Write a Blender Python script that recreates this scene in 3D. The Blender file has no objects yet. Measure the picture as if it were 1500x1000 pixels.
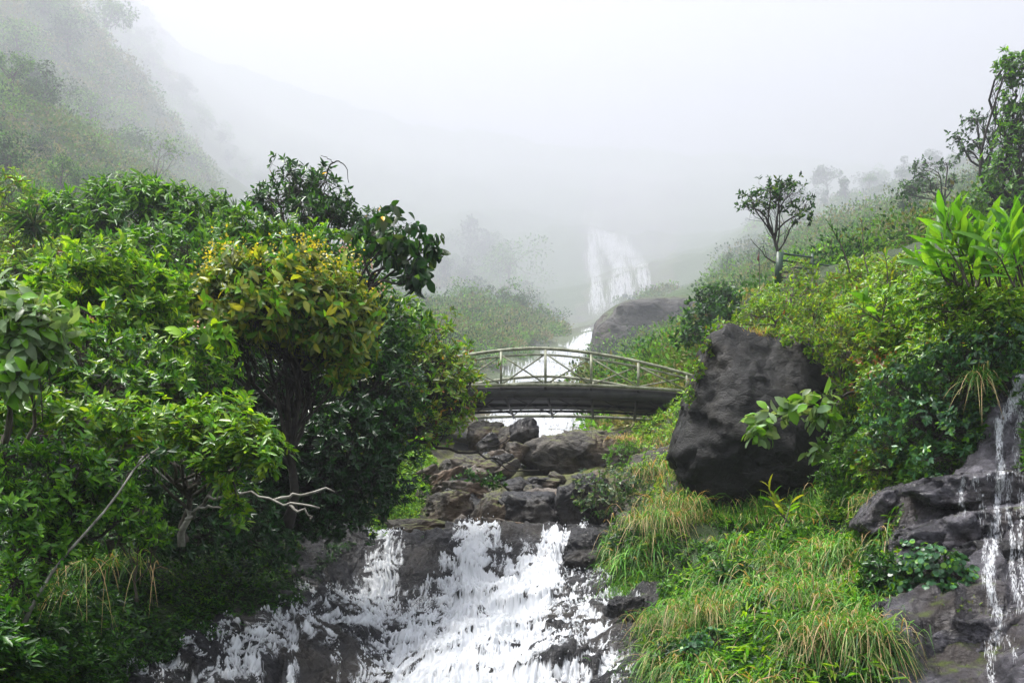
import bpy, bmesh, math
import numpy as np
from mathutils import Vector

rng = np.random.default_rng(7)
SC = bpy.context.scene
COL = SC.collection
F, H = 1300.0, 850.0            # focal length in photo pixels, horizon row
SIGMA = 0.00145                  # haze density

def W(px, py, Y):
    """a point seen at photo pixel (px,py), Y metres ahead"""
    return np.array([(px - 750) / F * Y, Y, (H - py) / F * Y])

def FY_(Y):
    """distances beyond 45 m are stretched: the hills are large and far"""
    return Y if Y < 45 else 45 + (Y - 45) * 5.5

def proj(x, y, z):
    y = np.maximum(y, 0.1)
    return x / y * F + 750, H - z / y * F

# ------------------------------------------------------------------ noise
def _hash(ix, iy, iz, seed):
    h = (ix.astype(np.int64) * 374761393 + iy.astype(np.int64) * 668265263 + iz.astype(np.int64) * 2147483647 + seed * 1274126177) & 0xFFFFFFFF
    h = ((h ^ (h >> 13)) * 1274126177) & 0xFFFFFFFF
    h = ((h ^ (h >> 16)) * 2246822519) & 0xFFFFFFFF
    return ((h ^ (h >> 15)) & 0xFFFFFF) / float(0xFFFFFF)

def vnoise(p, seed=0):
    p = np.asarray(p, float)
    i = np.floor(p); f = p - i; u = f * f * f * (f * (f * 6 - 15) + 10)
    i = i.astype(np.int64); x, y, z = i[..., 0], i[..., 1], i[..., 2]
    r = 0
    for dx in (0, 1):
        wx = u[..., 0] if dx else 1 - u[..., 0]
        for dy in (0, 1):
            wy = u[..., 1] if dy else 1 - u[..., 1]
            for dz in (0, 1):
                wz = u[..., 2] if dz else 1 - u[..., 2]
                r = r + wx * wy * wz * _hash(x + dx, y + dy, z + dz, seed)
    return r

def fbm(p, seed=0, octv=4, gain=0.5, ridged=False):
    a, s, t = 1.0, 0.0, 0.0
    p = np.asarray(p, float)
    for k in range(octv):
        n = vnoise(p, seed + k * 17)
        if ridged: n = 1 - np.abs(2 * n - 1)
        s = s + a * n; t += a; a *= gain; p = p * 2.03 + 11.3
    return s / t

def cells2(x, y, seed=0, jit=.9):
    """2-D cell noise: a random plane per cell (fractured rock) and distance to the cell border"""
    ix, iy = np.floor(x).astype(np.int64), np.floor(y).astype(np.int64); b1 = np.full(x.shape, 9.0); b2 = np.full(x.shape, 9.0); val = np.zeros(x.shape); z0 = np.zeros_like(ix)
    for dx in (-1, 0, 1):
        for dy in (-1, 0, 1):
            a, b = ix + dx, iy + dy; cx = a + .5 + jit * (_hash(a, b, z0, seed) - .5); cy = b + .5 + jit * (_hash(a, b, z0 + 1, seed) - .5)
            d = np.hypot(x - cx, y - cy); h = _hash(a, b, z0 + 2, seed) - .5 + (x - cx) * (_hash(a, b, z0 + 3, seed) - .5) * .9 + (y - cy) * (_hash(a, b, z0 + 4, seed) - .5) * .9
            n = d < b1; b2 = np.where(n, b1, np.minimum(b2, d)); val = np.where(n, h, val); b1 = np.where(n, d, b1)
    return val, b2 - b1
def cells3(p, seed=0):
    i = np.floor(p).astype(np.int64); b1 = np.full(len(p), 9.0); b2 = np.full(len(p), 9.0); val = np.zeros(len(p))
    for dx in (-1, 0, 1):
        for dy in (-1, 0, 1):
            for dz in (-1, 0, 1):
                a, b, c = i[:, 0] + dx, i[:, 1] + dy, i[:, 2] + dz; r = p - np.stack([a + _hash(a, b, c, seed), b + _hash(a, b, c, seed + 1), c + _hash(a, b, c, seed + 2)], -1)
                d = np.sqrt((r ** 2).sum(-1)); h = _hash(a, b, c, seed + 3) - .5 + (r[:, 0] * (_hash(a, b, c, seed + 4) - .5) + r[:, 2] * (_hash(a, b, c, seed + 5) - .5)) * 1.2
                n = d < b1; b2 = np.where(n, b1, np.minimum(b2, d)); val = np.where(n, h, val); b1 = np.where(n, d, b1)
    return val, b2 - b1

def P3(x, y, z=0.0):
    x = np.asarray(x, float)
    return np.stack([x, np.broadcast_to(y, x.shape), np.broadcast_to(z, x.shape)], -1)

def nz(v):
    return v / np.maximum(np.linalg.norm(v, axis=-1, keepdims=True), 1e-9)

def rvec(n):
    return nz(rng.normal(size=(n, 3)))

# ------------------------------------------------------------------ mesh output
def link(o, parent=None):
    COL.objects.link(o)
    if parent is not None: o.parent = parent
    return o

def region_mats(v, q, polys):
    c = v[q].mean(1); px, py = proj(c[:, 0], c[:, 1], c[:, 2]); m = np.zeros(len(q), int)
    for k, poly in polys: m[in_poly(px, py, poly)] = k
    return m

def mesh_np(name, verts, faces, mat, col=None, smooth=False, parent=None, mats=None, fmat=None):
    """faces: list of (M,k) integer arrays"""
    verts = np.asarray(verts, np.float32)
    faces = [np.asarray(f, np.int32) for f in faces if len(f)]
    me = bpy.data.meshes.new(name)
    me.vertices.add(len(verts)); me.vertices.foreach_set('co', verts.ravel())
    idx = np.concatenate([f.ravel() for f in faces])
    tot = np.concatenate([np.full(len(f), f.shape[1], np.int32) for f in faces])
    start = np.concatenate([[0], np.cumsum(tot)[:-1]]).astype(np.int32)
    me.loops.add(len(idx)); me.loops.foreach_set('vertex_index', idx)
    me.polygons.add(len(tot)); me.polygons.foreach_set('loop_start', start)
    me.polygons.foreach_set('loop_total', tot)
    if smooth: me.polygons.foreach_set('use_smooth', np.ones(len(tot), bool))
    if fmat is not None: me.polygons.foreach_set('material_index', np.asarray(fmat, np.int32))
    if col is not None:
        a = me.attributes.new('col', 'FLOAT_COLOR', 'POINT')
        c = np.ones((len(verts), 4), np.float32); c[:, :3] = col
        a.data.foreach_set('color', c.ravel())
    me.update(calc_edges=True); me.validate()
    for m in (mats or [mat]): me.materials.append(m)
    return link(bpy.data.objects.new(name, me), parent)

def tag(o, label=None, cat=None, group=None, kind=None):
    if label: o['label'] = label
    if cat: o['category'] = cat
    if group: o['group'] = group
    if kind: o['kind'] = kind
    return o

def empty(name, loc):
    o = bpy.data.objects.new(name, None); o.location = [float(v) for v in loc]
    o.empty_display_size = 0.2
    return link(o)

class MB:
    """collects tubes, boxes and other pieces into one mesh"""
    def __init__(s): s.v, s.q, s.t, s.n = [], [], [], 0
    def add(s, v, q=None, t=None):
        if q is not None and len(q): s.q.append(np.asarray(q) + s.n)
        if t is not None and len(t): s.t.append(np.asarray(t) + s.n)
        s.v.append(np.asarray(v, float)); s.n += len(v)
    def tube(s, pts, rad, k=6):
        pts = np.asarray(pts, float); n = len(pts)
        rad = np.broadcast_to(rad, (n,)).astype(float)
        tan = nz(np.gradient(pts, axis=0))
        up = np.array([0.3, 0.2, 0.93]) if abs(nz(pts[-1] - pts[0])[2]) < 0.8 else np.array([1.0, 0.1, 0.0])
        a = nz(np.cross(tan, up)); b = np.cross(tan, a)
        th = np.arange(k) * 2 * math.pi / k
        ring = (a[:, None] * np.cos(th)[None, :, None] + b[:, None] * np.sin(th)[None, :, None]) * rad[:, None, None] + pts[:, None]
        i = np.arange(n - 1)[:, None] * k; j = np.arange(k)[None]; j2 = (j + 1) % k
        q = np.stack([i + j, i + j2, i + k + j2, i + k + j], -1).reshape(-1, 4)
        s.add(ring.reshape(-1, 3), q)
        if rad[0] > 0.02:
            e0 = np.array([[0, (m + 2) % k, m + 1] for m in range(k - 2)]); e1 = np.array([[0, m + 1, m + 2] for m in range(k - 2)]) + (n - 1) * k
            s.t.append(np.concatenate([e0, e1]) + s.n - n * k)
    def box(s, c, dx, dy, dz):
        """c: centre; dx,dy,dz: half-extent vectors"""
        c, dx, dy, dz = [np.asarray(a, float) for a in (c, dx, dy, dz)]
        v = [c + i * dx + j * dy + k * dz for i in (-1, 1) for j in (-1, 1) for k in (-1, 1)]
        s.add(v, [[0, 1, 3, 2], [4, 6, 7, 5], [0, 4, 5, 1], [2, 3, 7, 6], [0, 2, 6, 4], [1, 5, 7, 3]])
    def build(s, name, mat, parent=None, smooth=True):
        fs = ([np.concatenate(s.q)] if s.q else []) + ([np.concatenate(s.t)] if s.t else [])
        v = np.concatenate(s.v)
        if parent is not None: v = v - np.array(parent.location)
        return mesh_np(name, v, fs, mat, smooth=smooth, parent=parent)

# ------------------------------------------------------------------ materials
def newmat(name):
    m = bpy.data.materials.new(name); m.use_nodes = True
    nt = m.node_tree; nt.nodes.clear()
    out = nt.nodes.new('ShaderNodeOutputMaterial')
    return m, nt, out
def N(nt, t, **kw):
    n = nt.nodes.new(t)
    for k, v in kw.items():
        if k in ('operation', 'blend_type', 'data_type', 'noise_dimensions', 'feature', 'attribute_name', 'attribute_type', 'interpolation', 'distance'): setattr(n, k, v)
        else: n.inputs[k.replace('_', ' ')].default_value = v
    return n
def ramp(nt, fac, stops):
    r = nt.nodes.new('ShaderNodeValToRGB'); e = r.color_ramp.elements
    while len(e) < len(stops): e.new(0.5)
    for el, (p, c) in zip(e, stops):
        el.position = p; el.color = (*c, 1) if len(c) == 3 else c
    nt.links.new(fac, r.inputs['Fac']); return r.outputs['Color']

def leaf_mat(name, rough=0.4, trans=0.38, spec=0.38):
    m, nt, out = newmat(name); L = nt.links.new
    at = N(nt, 'ShaderNodeAttribute', attribute_name='col')
    tc = nt.nodes.new('ShaderNodeTexCoord')
    no = N(nt, 'ShaderNodeTexNoise', Scale=3.0, Detail=3.0); L(tc.outputs['Object'], no.inputs['Vector'])
    hs = nt.nodes.new('ShaderNodeHueSaturation'); L(at.outputs['Color'], hs.inputs['Color'])
    mr = nt.nodes.new('ShaderNodeMapRange'); mr.inputs[3].default_value = 0.75; mr.inputs[4].default_value = 1.25
    L(no.outputs['Fac'], mr.inputs[0]); L(mr.outputs[0], hs.inputs['Value'])
    b = N(nt, 'ShaderNodeBsdfPrincipled', Roughness=rough)
    b.inputs['Specular IOR Level'].default_value = spec
    L(hs.outputs['Color'], b.inputs['Base Color'])
    tr = nt.nodes.new('ShaderNodeBsdfTranslucent')
    mx = N(nt, 'ShaderNodeMixRGB', blend_type='MULTIPLY', Fac=1.0); mx.inputs['Color2'].default_value = (1.9, 1.75, 0.7, 1)
    L(hs.outputs['Color'], mx.inputs['Color1']); L(mx.outputs['Color'], tr.inputs['Color'])
    ms = nt.nodes.new('ShaderNodeMixShader'); ms.inputs[0].default_value = trans
    L(b.outputs[0], ms.inputs[1]); L(tr.outputs[0], ms.inputs[2]); L(ms.outputs[0], out.inputs['Surface'])
    return m

def rock_mat(name, dark, light, moss, moss_amt=0.5, rough=(0.25, 0.6), scale=1.0, stain=(0.09, 0.06, 0.035), bump=0.8):
    m, nt, out = newmat(name); L = nt.links.new
    tc = nt.nodes.new('ShaderNodeTexCoord')
    mp = nt.nodes.new('ShaderNodeMapping'); mp.inputs['Scale'].default_value = (1, 1, 1.6); L(tc.outputs['Object'], mp.inputs['Vector'])
    n1 = N(nt, 'ShaderNodeTexNoise', Scale=1.1 * scale, Detail=8.0, Roughness=0.62, Distortion=0.6); L(mp.outputs[0], n1.inputs['Vector'])
    n2 = N(nt, 'ShaderNodeTexNoise', Scale=7.0 * scale, Detail=8.0, Roughness=0.7); L(mp.outputs[0], n2.inputs['Vector'])
    n3 = N(nt, 'ShaderNodeTexNoise', Scale=0.6 * scale, Detail=5.0); L(tc.outputs['Object'], n3.inputs['Vector'])
    vo = N(nt, 'ShaderNodeTexVoronoi', Scale=2.3 * scale, feature='DISTANCE_TO_EDGE')
    wv = N(nt, 'ShaderNodeMixRGB', Fac=0.25); L(mp.outputs[0], wv.inputs['Color1']); L(n1.outputs['Color'], wv.inputs['Color2']); L(wv.outputs[0], vo.inputs['Vector'])
    c1 = ramp(nt, n1.outputs['Fac'], [(0.35, dark), (0.68, light)])
    c2 = ramp(nt, n2.outputs['Fac'], [(0.35, (0.55, 0.55, 0.55)), (0.7, (1.35, 1.35, 1.35))])
    mu = N(nt, 'ShaderNodeMixRGB', blend_type='MULTIPLY', Fac=1.0); L(c1, mu.inputs[1]); L(c2, mu.inputs[2])
    st = ramp(nt, n3.outputs['Fac'], [(0.52, (0, 0, 0)), (0.66, (0.8, 0.8, 0.8))])
    ms = nt.nodes.new('ShaderNodeMixRGB'); L(st, ms.inputs[0]); L(mu.outputs[0], ms.inputs[1]); ms.inputs[2].default_value = (*stain, 1)
    ge = nt.nodes.new('ShaderNodeNewGeometry'); sx = nt.nodes.new('ShaderNodeSeparateXYZ'); L(ge.outputs['Normal'], sx.inputs[0])
    ad = N(nt, 'ShaderNodeMath', operation='MULTIPLY_ADD'); L(n2.outputs['Fac'], ad.inputs[0]); ad.inputs[1].default_value = 0.9; L(sx.outputs['Z'], ad.inputs[2])
    ad2 = N(nt, 'ShaderNodeMath', operation='MULTIPLY_ADD'); L(n3.outputs['Fac'], ad2.inputs[0]); ad2.inputs[1].default_value = 1.4; L(ad.outputs[0], ad2.inputs[2])
    mf = ramp(nt, ad2.outputs[0], [(0.0, (0, 0, 0)), (1.0, (1, 1, 1))])
    mr = nt.nodes.new('ShaderNodeMapRange'); L(ad2.outputs[0], mr.inputs[0]); mr.inputs[1].default_value = 2.35 - moss_amt; mr.inputs[2].default_value = 2.6 - moss_amt
    mm = nt.nodes.new('ShaderNodeMixRGB'); L(mr.outputs[0], mm.inputs[0]); L(ms.outputs[0], mm.inputs[1]); mm.inputs[2].default_value = (*moss, 1)
    b = nt.nodes.new('ShaderNodeBsdfPrincipled'); L(mm.outputs[0], b.inputs['Base Color']); b.inputs['Specular IOR Level'].default_value = .32
    rr = nt.nodes.new('ShaderNodeMapRange'); L(n1.outputs['Fac'], rr.inputs[0]); rr.inputs[1].default_value = 0.3; rr.inputs[2].default_value = 0.7; rr.inputs[3].default_value = rough[0]; rr.inputs[4].default_value = rough[1]
    L(rr.outputs[0], b.inputs['Roughness'])
    hb = N(nt, 'ShaderNodeMath', operation='MULTIPLY_ADD'); L(n2.outputs['Fac'], hb.inputs[0]); hb.inputs[1].default_value = 0.7; L(n1.outputs['Fac'], hb.inputs[2])
    hb2 = N(nt, 'ShaderNodeMath', operation='MINIMUM'); L(vo.outputs['Distance'], hb2.inputs[0]); hb2.inputs[1].default_value = 0.08
    hb3 = N(nt, 'ShaderNodeMath', operation='MULTIPLY_ADD'); L(hb2.outputs[0], hb3.inputs[0]); hb3.inputs[1].default_value = 2.0; L(hb.outputs[0], hb3.inputs[2])
    bp = nt.nodes.new('ShaderNodeBump'); bp.inputs['Strength'].default_value = bump; bp.inputs['Distance'].default_value = 0.12 / scale
    L(hb3.outputs[0], bp.inputs['Height']); L(bp.outputs[0], b.inputs['Normal'])
    L(b.outputs[0], out.inputs['Surface']); return m

def simple_mat(name, c1, c2, scale=5.0, rough=0.6, metallic=0.0, bump=0.3, stretch=(1, 1, 1), spec=0.4):
    m, nt, out = newmat(name); L = nt.links.new
    tc = nt.nodes.new('ShaderNodeTexCoord'); mp = nt.nodes.new('ShaderNodeMapping'); mp.inputs['Scale'].default_value = stretch
    L(tc.outputs['Object'], mp.inputs['Vector'])
    n = N(nt, 'ShaderNodeTexNoise', Scale=scale, Detail=7.0, Roughness=0.65); L(mp.outputs[0], n.inputs['Vector'])
    c = ramp(nt, n.outputs['Fac'], [(0.36, c1), (0.64, c2)])
    b = N(nt, 'ShaderNodeBsdfPrincipled', Roughness=rough, Metallic=metallic); b.inputs['Specular IOR Level'].default_value = spec
    L(c, b.inputs['Base Color'])
    bp = nt.nodes.new('ShaderNodeBump'); bp.inputs['Strength'].default_value = bump; bp.inputs['Distance'].default_value = 0.03
    L(n.outputs['Fac'], bp.inputs['Height']); L(bp.outputs[0], b.inputs['Normal']); L(b.outputs[0], out.inputs['Surface'])
    return m

def foam_mat():
    m, nt, out = newmat('foam'); L = nt.links.new
    at = N(nt, 'ShaderNodeAttribute', attribute_name='col'); sx = nt.nodes.new('ShaderNodeSeparateColor'); L(at.outputs['Color'], sx.inputs[0])
    b = N(nt, 'ShaderNodeBsdfPrincipled', Roughness=0.4); b.inputs['Base Color'].default_value = (0.80, 0.825, 0.86, 1)
    tr = nt.nodes.new('ShaderNodeBsdfTranslucent'); tr.inputs['Color'].default_value = (0.80, 0.83, 0.87, 1)
    ms = nt.nodes.new('ShaderNodeMixShader'); ms.inputs[0].default_value = 0.3
    L(b.outputs[0], ms.inputs[1]); L(tr.outputs[0], ms.inputs[2])
    tp = nt.nodes.new('ShaderNodeBsdfTransparent'); mx = nt.nodes.new('ShaderNodeMixShader')
    L(sx.outputs[0], mx.inputs[0]); L(tp.outputs[0], mx.inputs[1]); L(ms.outputs[0], mx.inputs[2]); L(mx.outputs[0], out.inputs['Surface']); return m

M = {}
M['leaf'] = leaf_mat('leaf')
M['leaf_gloss'] = leaf_mat('glossy leaf', rough=0.32, trans=0.32, spec=0.42)
M['leaf_thin'] = leaf_mat('thin leaf', rough=0.42, trans=0.5)
M['far_leaf'] = leaf_mat('far leaf', rough=0.7, trans=0.2, spec=0.2)
M['grass'] = leaf_mat('grass blade', rough=0.5, trans=0.35, spec=0.35)
M['bark'] = simple_mat('bark', (0.035, 0.028, 0.02), (0.11, 0.095, 0.075), 9, 0.85, stretch=(1, 1, 0.3))
M['bark_pale'] = simple_mat('pale bark', (0.11, 0.10, 0.085), (0.34, 0.33, 0.29), 7, 0.8)
M['bark_dark'] = simple_mat('dark bark', (0.012, 0.01, 0.008), (0.035, 0.03, 0.024), 9, 0.85)
MOSS = (0.055, 0.075, 0.012)
M['rock_wet'] = rock_mat('wet rock', (0.004, 0.0045, 0.006), (0.024, 0.024, 0.028), MOSS, 0.1, (0.2, 0.5), stain=(0.04, 0.034, 0.028))
M['rock_ledge'] = rock_mat('ledge rock', (0.010, 0.010, 0.013), (0.16, 0.153, 0.175), (0.06, 0.085, 0.012), 0.22, (0.14, 0.4), 1.3, stain=(0.05, 0.042, 0.038), bump=1.0)
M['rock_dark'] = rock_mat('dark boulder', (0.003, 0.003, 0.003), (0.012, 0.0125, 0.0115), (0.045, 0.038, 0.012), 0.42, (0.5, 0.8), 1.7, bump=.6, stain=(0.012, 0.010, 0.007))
M['rock_brown'] = rock_mat('brown rock', (0.012, 0.010, 0.008), (0.11, 0.098, 0.08), (0.075, 0.085, 0.015), 0.5, (0.45, 0.75), 1.2)
M['rock_pale'] = rock_mat('pale rock', (0.05, 0.042, 0.035), (0.22, 0.19, 0.16), (0.09, 0.09, 0.03), 0.2, (0.5, 0.8), 1.2, stain=(0.16, 0.10, 0.06))
M['rock_far'] = rock_mat('far rock', (0.03, 0.028, 0.028), (0.10, 0.095, 0.09), (0.05, 0.075, 0.02), 0.6, (0.6, 0.8), 0.1)
M['earth'] = rock_mat('earth', (0.012, 0.010, 0.007), (0.045, 0.036, 0.022), (0.02, 0.038, 0.009), 1.1, (0.7, 0.9), 1.5)
M['hill'] = rock_mat('hill ground', (0.03, 0.035, 0.018), (0.08, 0.085, 0.045), (0.04, 0.075, 0.02), 1.1, (0.8, 0.9), 0.06)
M['foam'] = foam_mat()
M['bridge'] = simple_mat('weathered green grey paint', (0.10, 0.105, 0.06), (0.34, 0.35, 0.25), 4, 0.5, bump=0.15)
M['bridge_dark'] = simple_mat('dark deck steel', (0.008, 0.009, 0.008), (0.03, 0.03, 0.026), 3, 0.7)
M['rail_green'] = simple_mat('dark green paint', (0.012, 0.03, 0.018), (0.03, 0.07, 0.04), 5, 0.45)
M['cloth_red'] = simple_mat('dark red cloth', (0.06, 0.012, 0.015), (0.12, 0.02, 0.025), 8, 0.8)

# ------------------------------------------------------------------ leaves
# template rows: (along, across, lift); faces
T_HEX = (np.array([(0, 0, 0), (.32, .5, .05), (.72, .36, .02), (1, 0, -.08), (.72, -.36, .02), (.32, -.5, .05)]), [[0, 5, 4, 3], [0, 3, 2, 1]], [])
T_BIG = (np.array([(0, 0, 0), (.22, .36, .04), (.22, 0, 0), (.22, -.36, .04), (.55, .5, 0.0), (.55, 0, -.05), (.55, -.5, 0.0), (.84, .3, -.12), (.84, 0, -.15), (.84, -.3, -.12), (1, 0, -.24)]),
         [[2, 5, 4, 1], [2, 3, 6, 5], [5, 8, 7, 4], [5, 6, 9, 8]], [[0, 2, 1], [0, 3, 2], [8, 10, 7], [8, 9, 10]])
T_QUAD = (np.array([(0, 0, 0), (.45, .5, .04), (1, 0, -.05), (.45, -.5, .04)]), [[0, 3, 2, 1]], [])
T_ROUND = (np.array([(0, 0, 0), (.2, .42, .03), (.6, .5, 0), (.95, .25, -.06), (.95, -.25, -.06), (.6, -.5, 0), (.2, -.42, .03)]), [[0, 6, 5, 4], [0, 3, 2, 1]], [[0, 4, 3]])
TPL = dict(hex=T_HEX, big=T_BIG, quad=T_QUAD, round=T_ROUND)

def leaves(pos, ax, nr, L, Wd, col, tpl='hex'):
    t, q, tr = TPL[tpl]; n = len(pos); k = len(t)
    ax = nz(ax); sd = nz(np.cross(ax, nr)); nr = np.cross(sd, ax)
    v = pos[:, None] + ax[:, None] * (t[None, :, 0, None] * L[:, None, None]) + sd[:, None] * (t[None, :, 1, None] * Wd[:, None, None]) + nr[:, None] * (t[None, :, 2, None] * L[:, None, None])
    off = (np.arange(n) * k)[:, None, None]
    fs = []
    if q: fs.append((np.array(q)[None] + off).reshape(-1, 4))
    if tr: fs.append((np.array(tr)[None] + off).reshape(-1, 3))
    return v.reshape(-1, 3), fs, np.repeat(col, k, axis=0)

def palette(n, pal, clump=None):
    """pal: list of (weight, rgb). Random pick per leaf, jittered."""
    w = np.array([p[0] for p in pal], float); c = np.array([p[1] for p in pal], float)
    i = rng.choice(len(w), n, p=w / w.sum())
    out = c[i] * rng.uniform(0.72, 1.3, (n, 1)) * rng.uniform(0.92, 1.08, (n, 3))
    if clump is not None: out = out * clump[:, None]
    return out

def whorls(pos, dr, n, L, pal, ratio=0.32, spread=(35, 85), droop=0.15, stem=0.6, tpl='hex', young=None):
    """n leaves round each stem tip"""
    m = len(pos); dr = nz(dr)
    k = rng.integers(max(2, n - 3), n + 3, m); idx = np.repeat(np.arange(m), k); T = len(idx)
    p, d = pos[idx], dr[idx]
    a = nz(np.cross(d, rvec(T)))
    ang = np.radians(rng.uniform(*spread, T))[:, None]
    ax = d * np.cos(ang) + a * np.sin(ang); ax[:, 2] -= droop
    nr = d * np.sin(ang) - a * np.cos(ang) + rvec(T) * 0.35
    LL = L * rng.uniform(0.6, 1.25, T)
    back = rng.uniform(0, 1, T)
    p = p - d * (back * stem * L)[:, None] + rvec(T) * L * 0.12
    cl = rng.uniform(0.75, 1.25, m)[idx]
    c = palette(T, pal, cl)
    if young is not None:
        y = (back < 0.3) & (rng.random(m)[idx] < 0.5)
        c[y] = c[y] * 0.35 + 0.65 * np.array(young) * rng.uniform(0.8, 1.2, (y.sum(), 1))
    return leaves(p, ax, nr, LL, LL * ratio * rng.uniform(0.85, 1.2, T), c, tpl)

def merge(parts):
    vs, q, t, cs, n = [], [], [], [], 0
    for v, fs, c in parts:
        for f in fs: (q if f.shape[1] == 4 else t).append(f + n)
        vs.append(v); cs.append(c); n += len(v)
    return np.concatenate(vs), ([np.concatenate(q)] if q else []) + ([np.concatenate(t)] if t else []), np.concatenate(cs)

def blades(base, dr, L, Wd, droop, c0, c1, seg=5):
    """grass blades: arching ribbons"""
    n = len(base); t = np.linspace(0, 1, seg + 1)
    dr = nz(dr); side = nz(np.cross(dr, np.array([0, 0, 1.0]) + rvec(n) * 0.5))
    cen = base[:, None] + dr[:, None] * (L[:, None] * t)[..., None]
    cen[..., 2] -= (droop * L)[:, None] * t ** 2
    hz = nz(np.stack([dr[:, 0], dr[:, 1], np.zeros(n)], -1)); cen -= 0
    w = Wd[:, None] * np.clip(1.05 - t ** 2, 0.06, 1) * np.minimum(1, 0.55 + t * 2)
    l = cen - side[:, None] * w[..., None]; r = cen + side[:, None] * w[..., None]
    v = np.stack([l, r], 2).reshape(n, -1, 3)
    k = v.shape[1]; off = (np.arange(n) * k)[:, None, None]
    q = np.array([[2 * i, 2 * i + 1, 2 * i + 3, 2 * i + 2] for i in range(seg)])
    cc = c0[:, None] * (1 - t[None, :, None]) + c1[:, None] * t[None, :, None]
    cc = np.repeat(cc, 2, axis=1)
    return v.reshape(-1, 3), [(q[None] + off).reshape(-1, 4)], cc.reshape(-1, 3)

# colours (linear albedo)
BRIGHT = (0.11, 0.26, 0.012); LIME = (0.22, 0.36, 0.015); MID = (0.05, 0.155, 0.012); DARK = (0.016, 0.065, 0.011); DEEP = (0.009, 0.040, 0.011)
OLIVE = (0.10, 0.15, 0.018); GOLD = (0.23, 0.26, 0.022); YEL = (0.62, 0.36, 0.015); PALE = (0.17, 0.26, 0.12); RUST = (0.17, 0.075, 0.03); BLUEG = (0.045, 0.10, 0.05)
STRAW = (0.50, 0.38, 0.20); DRY = (0.30, 0.17, 0.08); PINK = (0.5, 0.28, 0.27)
PAL = dict(
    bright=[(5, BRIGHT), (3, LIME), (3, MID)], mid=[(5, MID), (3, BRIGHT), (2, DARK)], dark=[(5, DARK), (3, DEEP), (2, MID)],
    deep=[(6, DEEP), (3, DARK)], olive=[(5, OLIVE), (2, GOLD), (3, MID), (1, RUST)], gold=[(4, OLIVE), (2.5, GOLD), (3, BRIGHT), (1.5, MID)],
    pale=[(5, PALE), (2, BRIGHT)], mixed=[(4, BRIGHT), (3, OLIVE), (2, LIME), (2, MID), (0.6, RUST)], ivy=[(5, (0.05, 0.14, 0.06)), (3, (0.03, 0.09, 0.035)), (1, BRIGHT)],
    bluegreen=[(4, BLUEG), (3, (0.12, 0.16, 0.10)), (2, MID)], ginger=[(5, (0.07, 0.20, 0.014)), (3, (0.12, 0.27, 0.02))])

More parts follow.
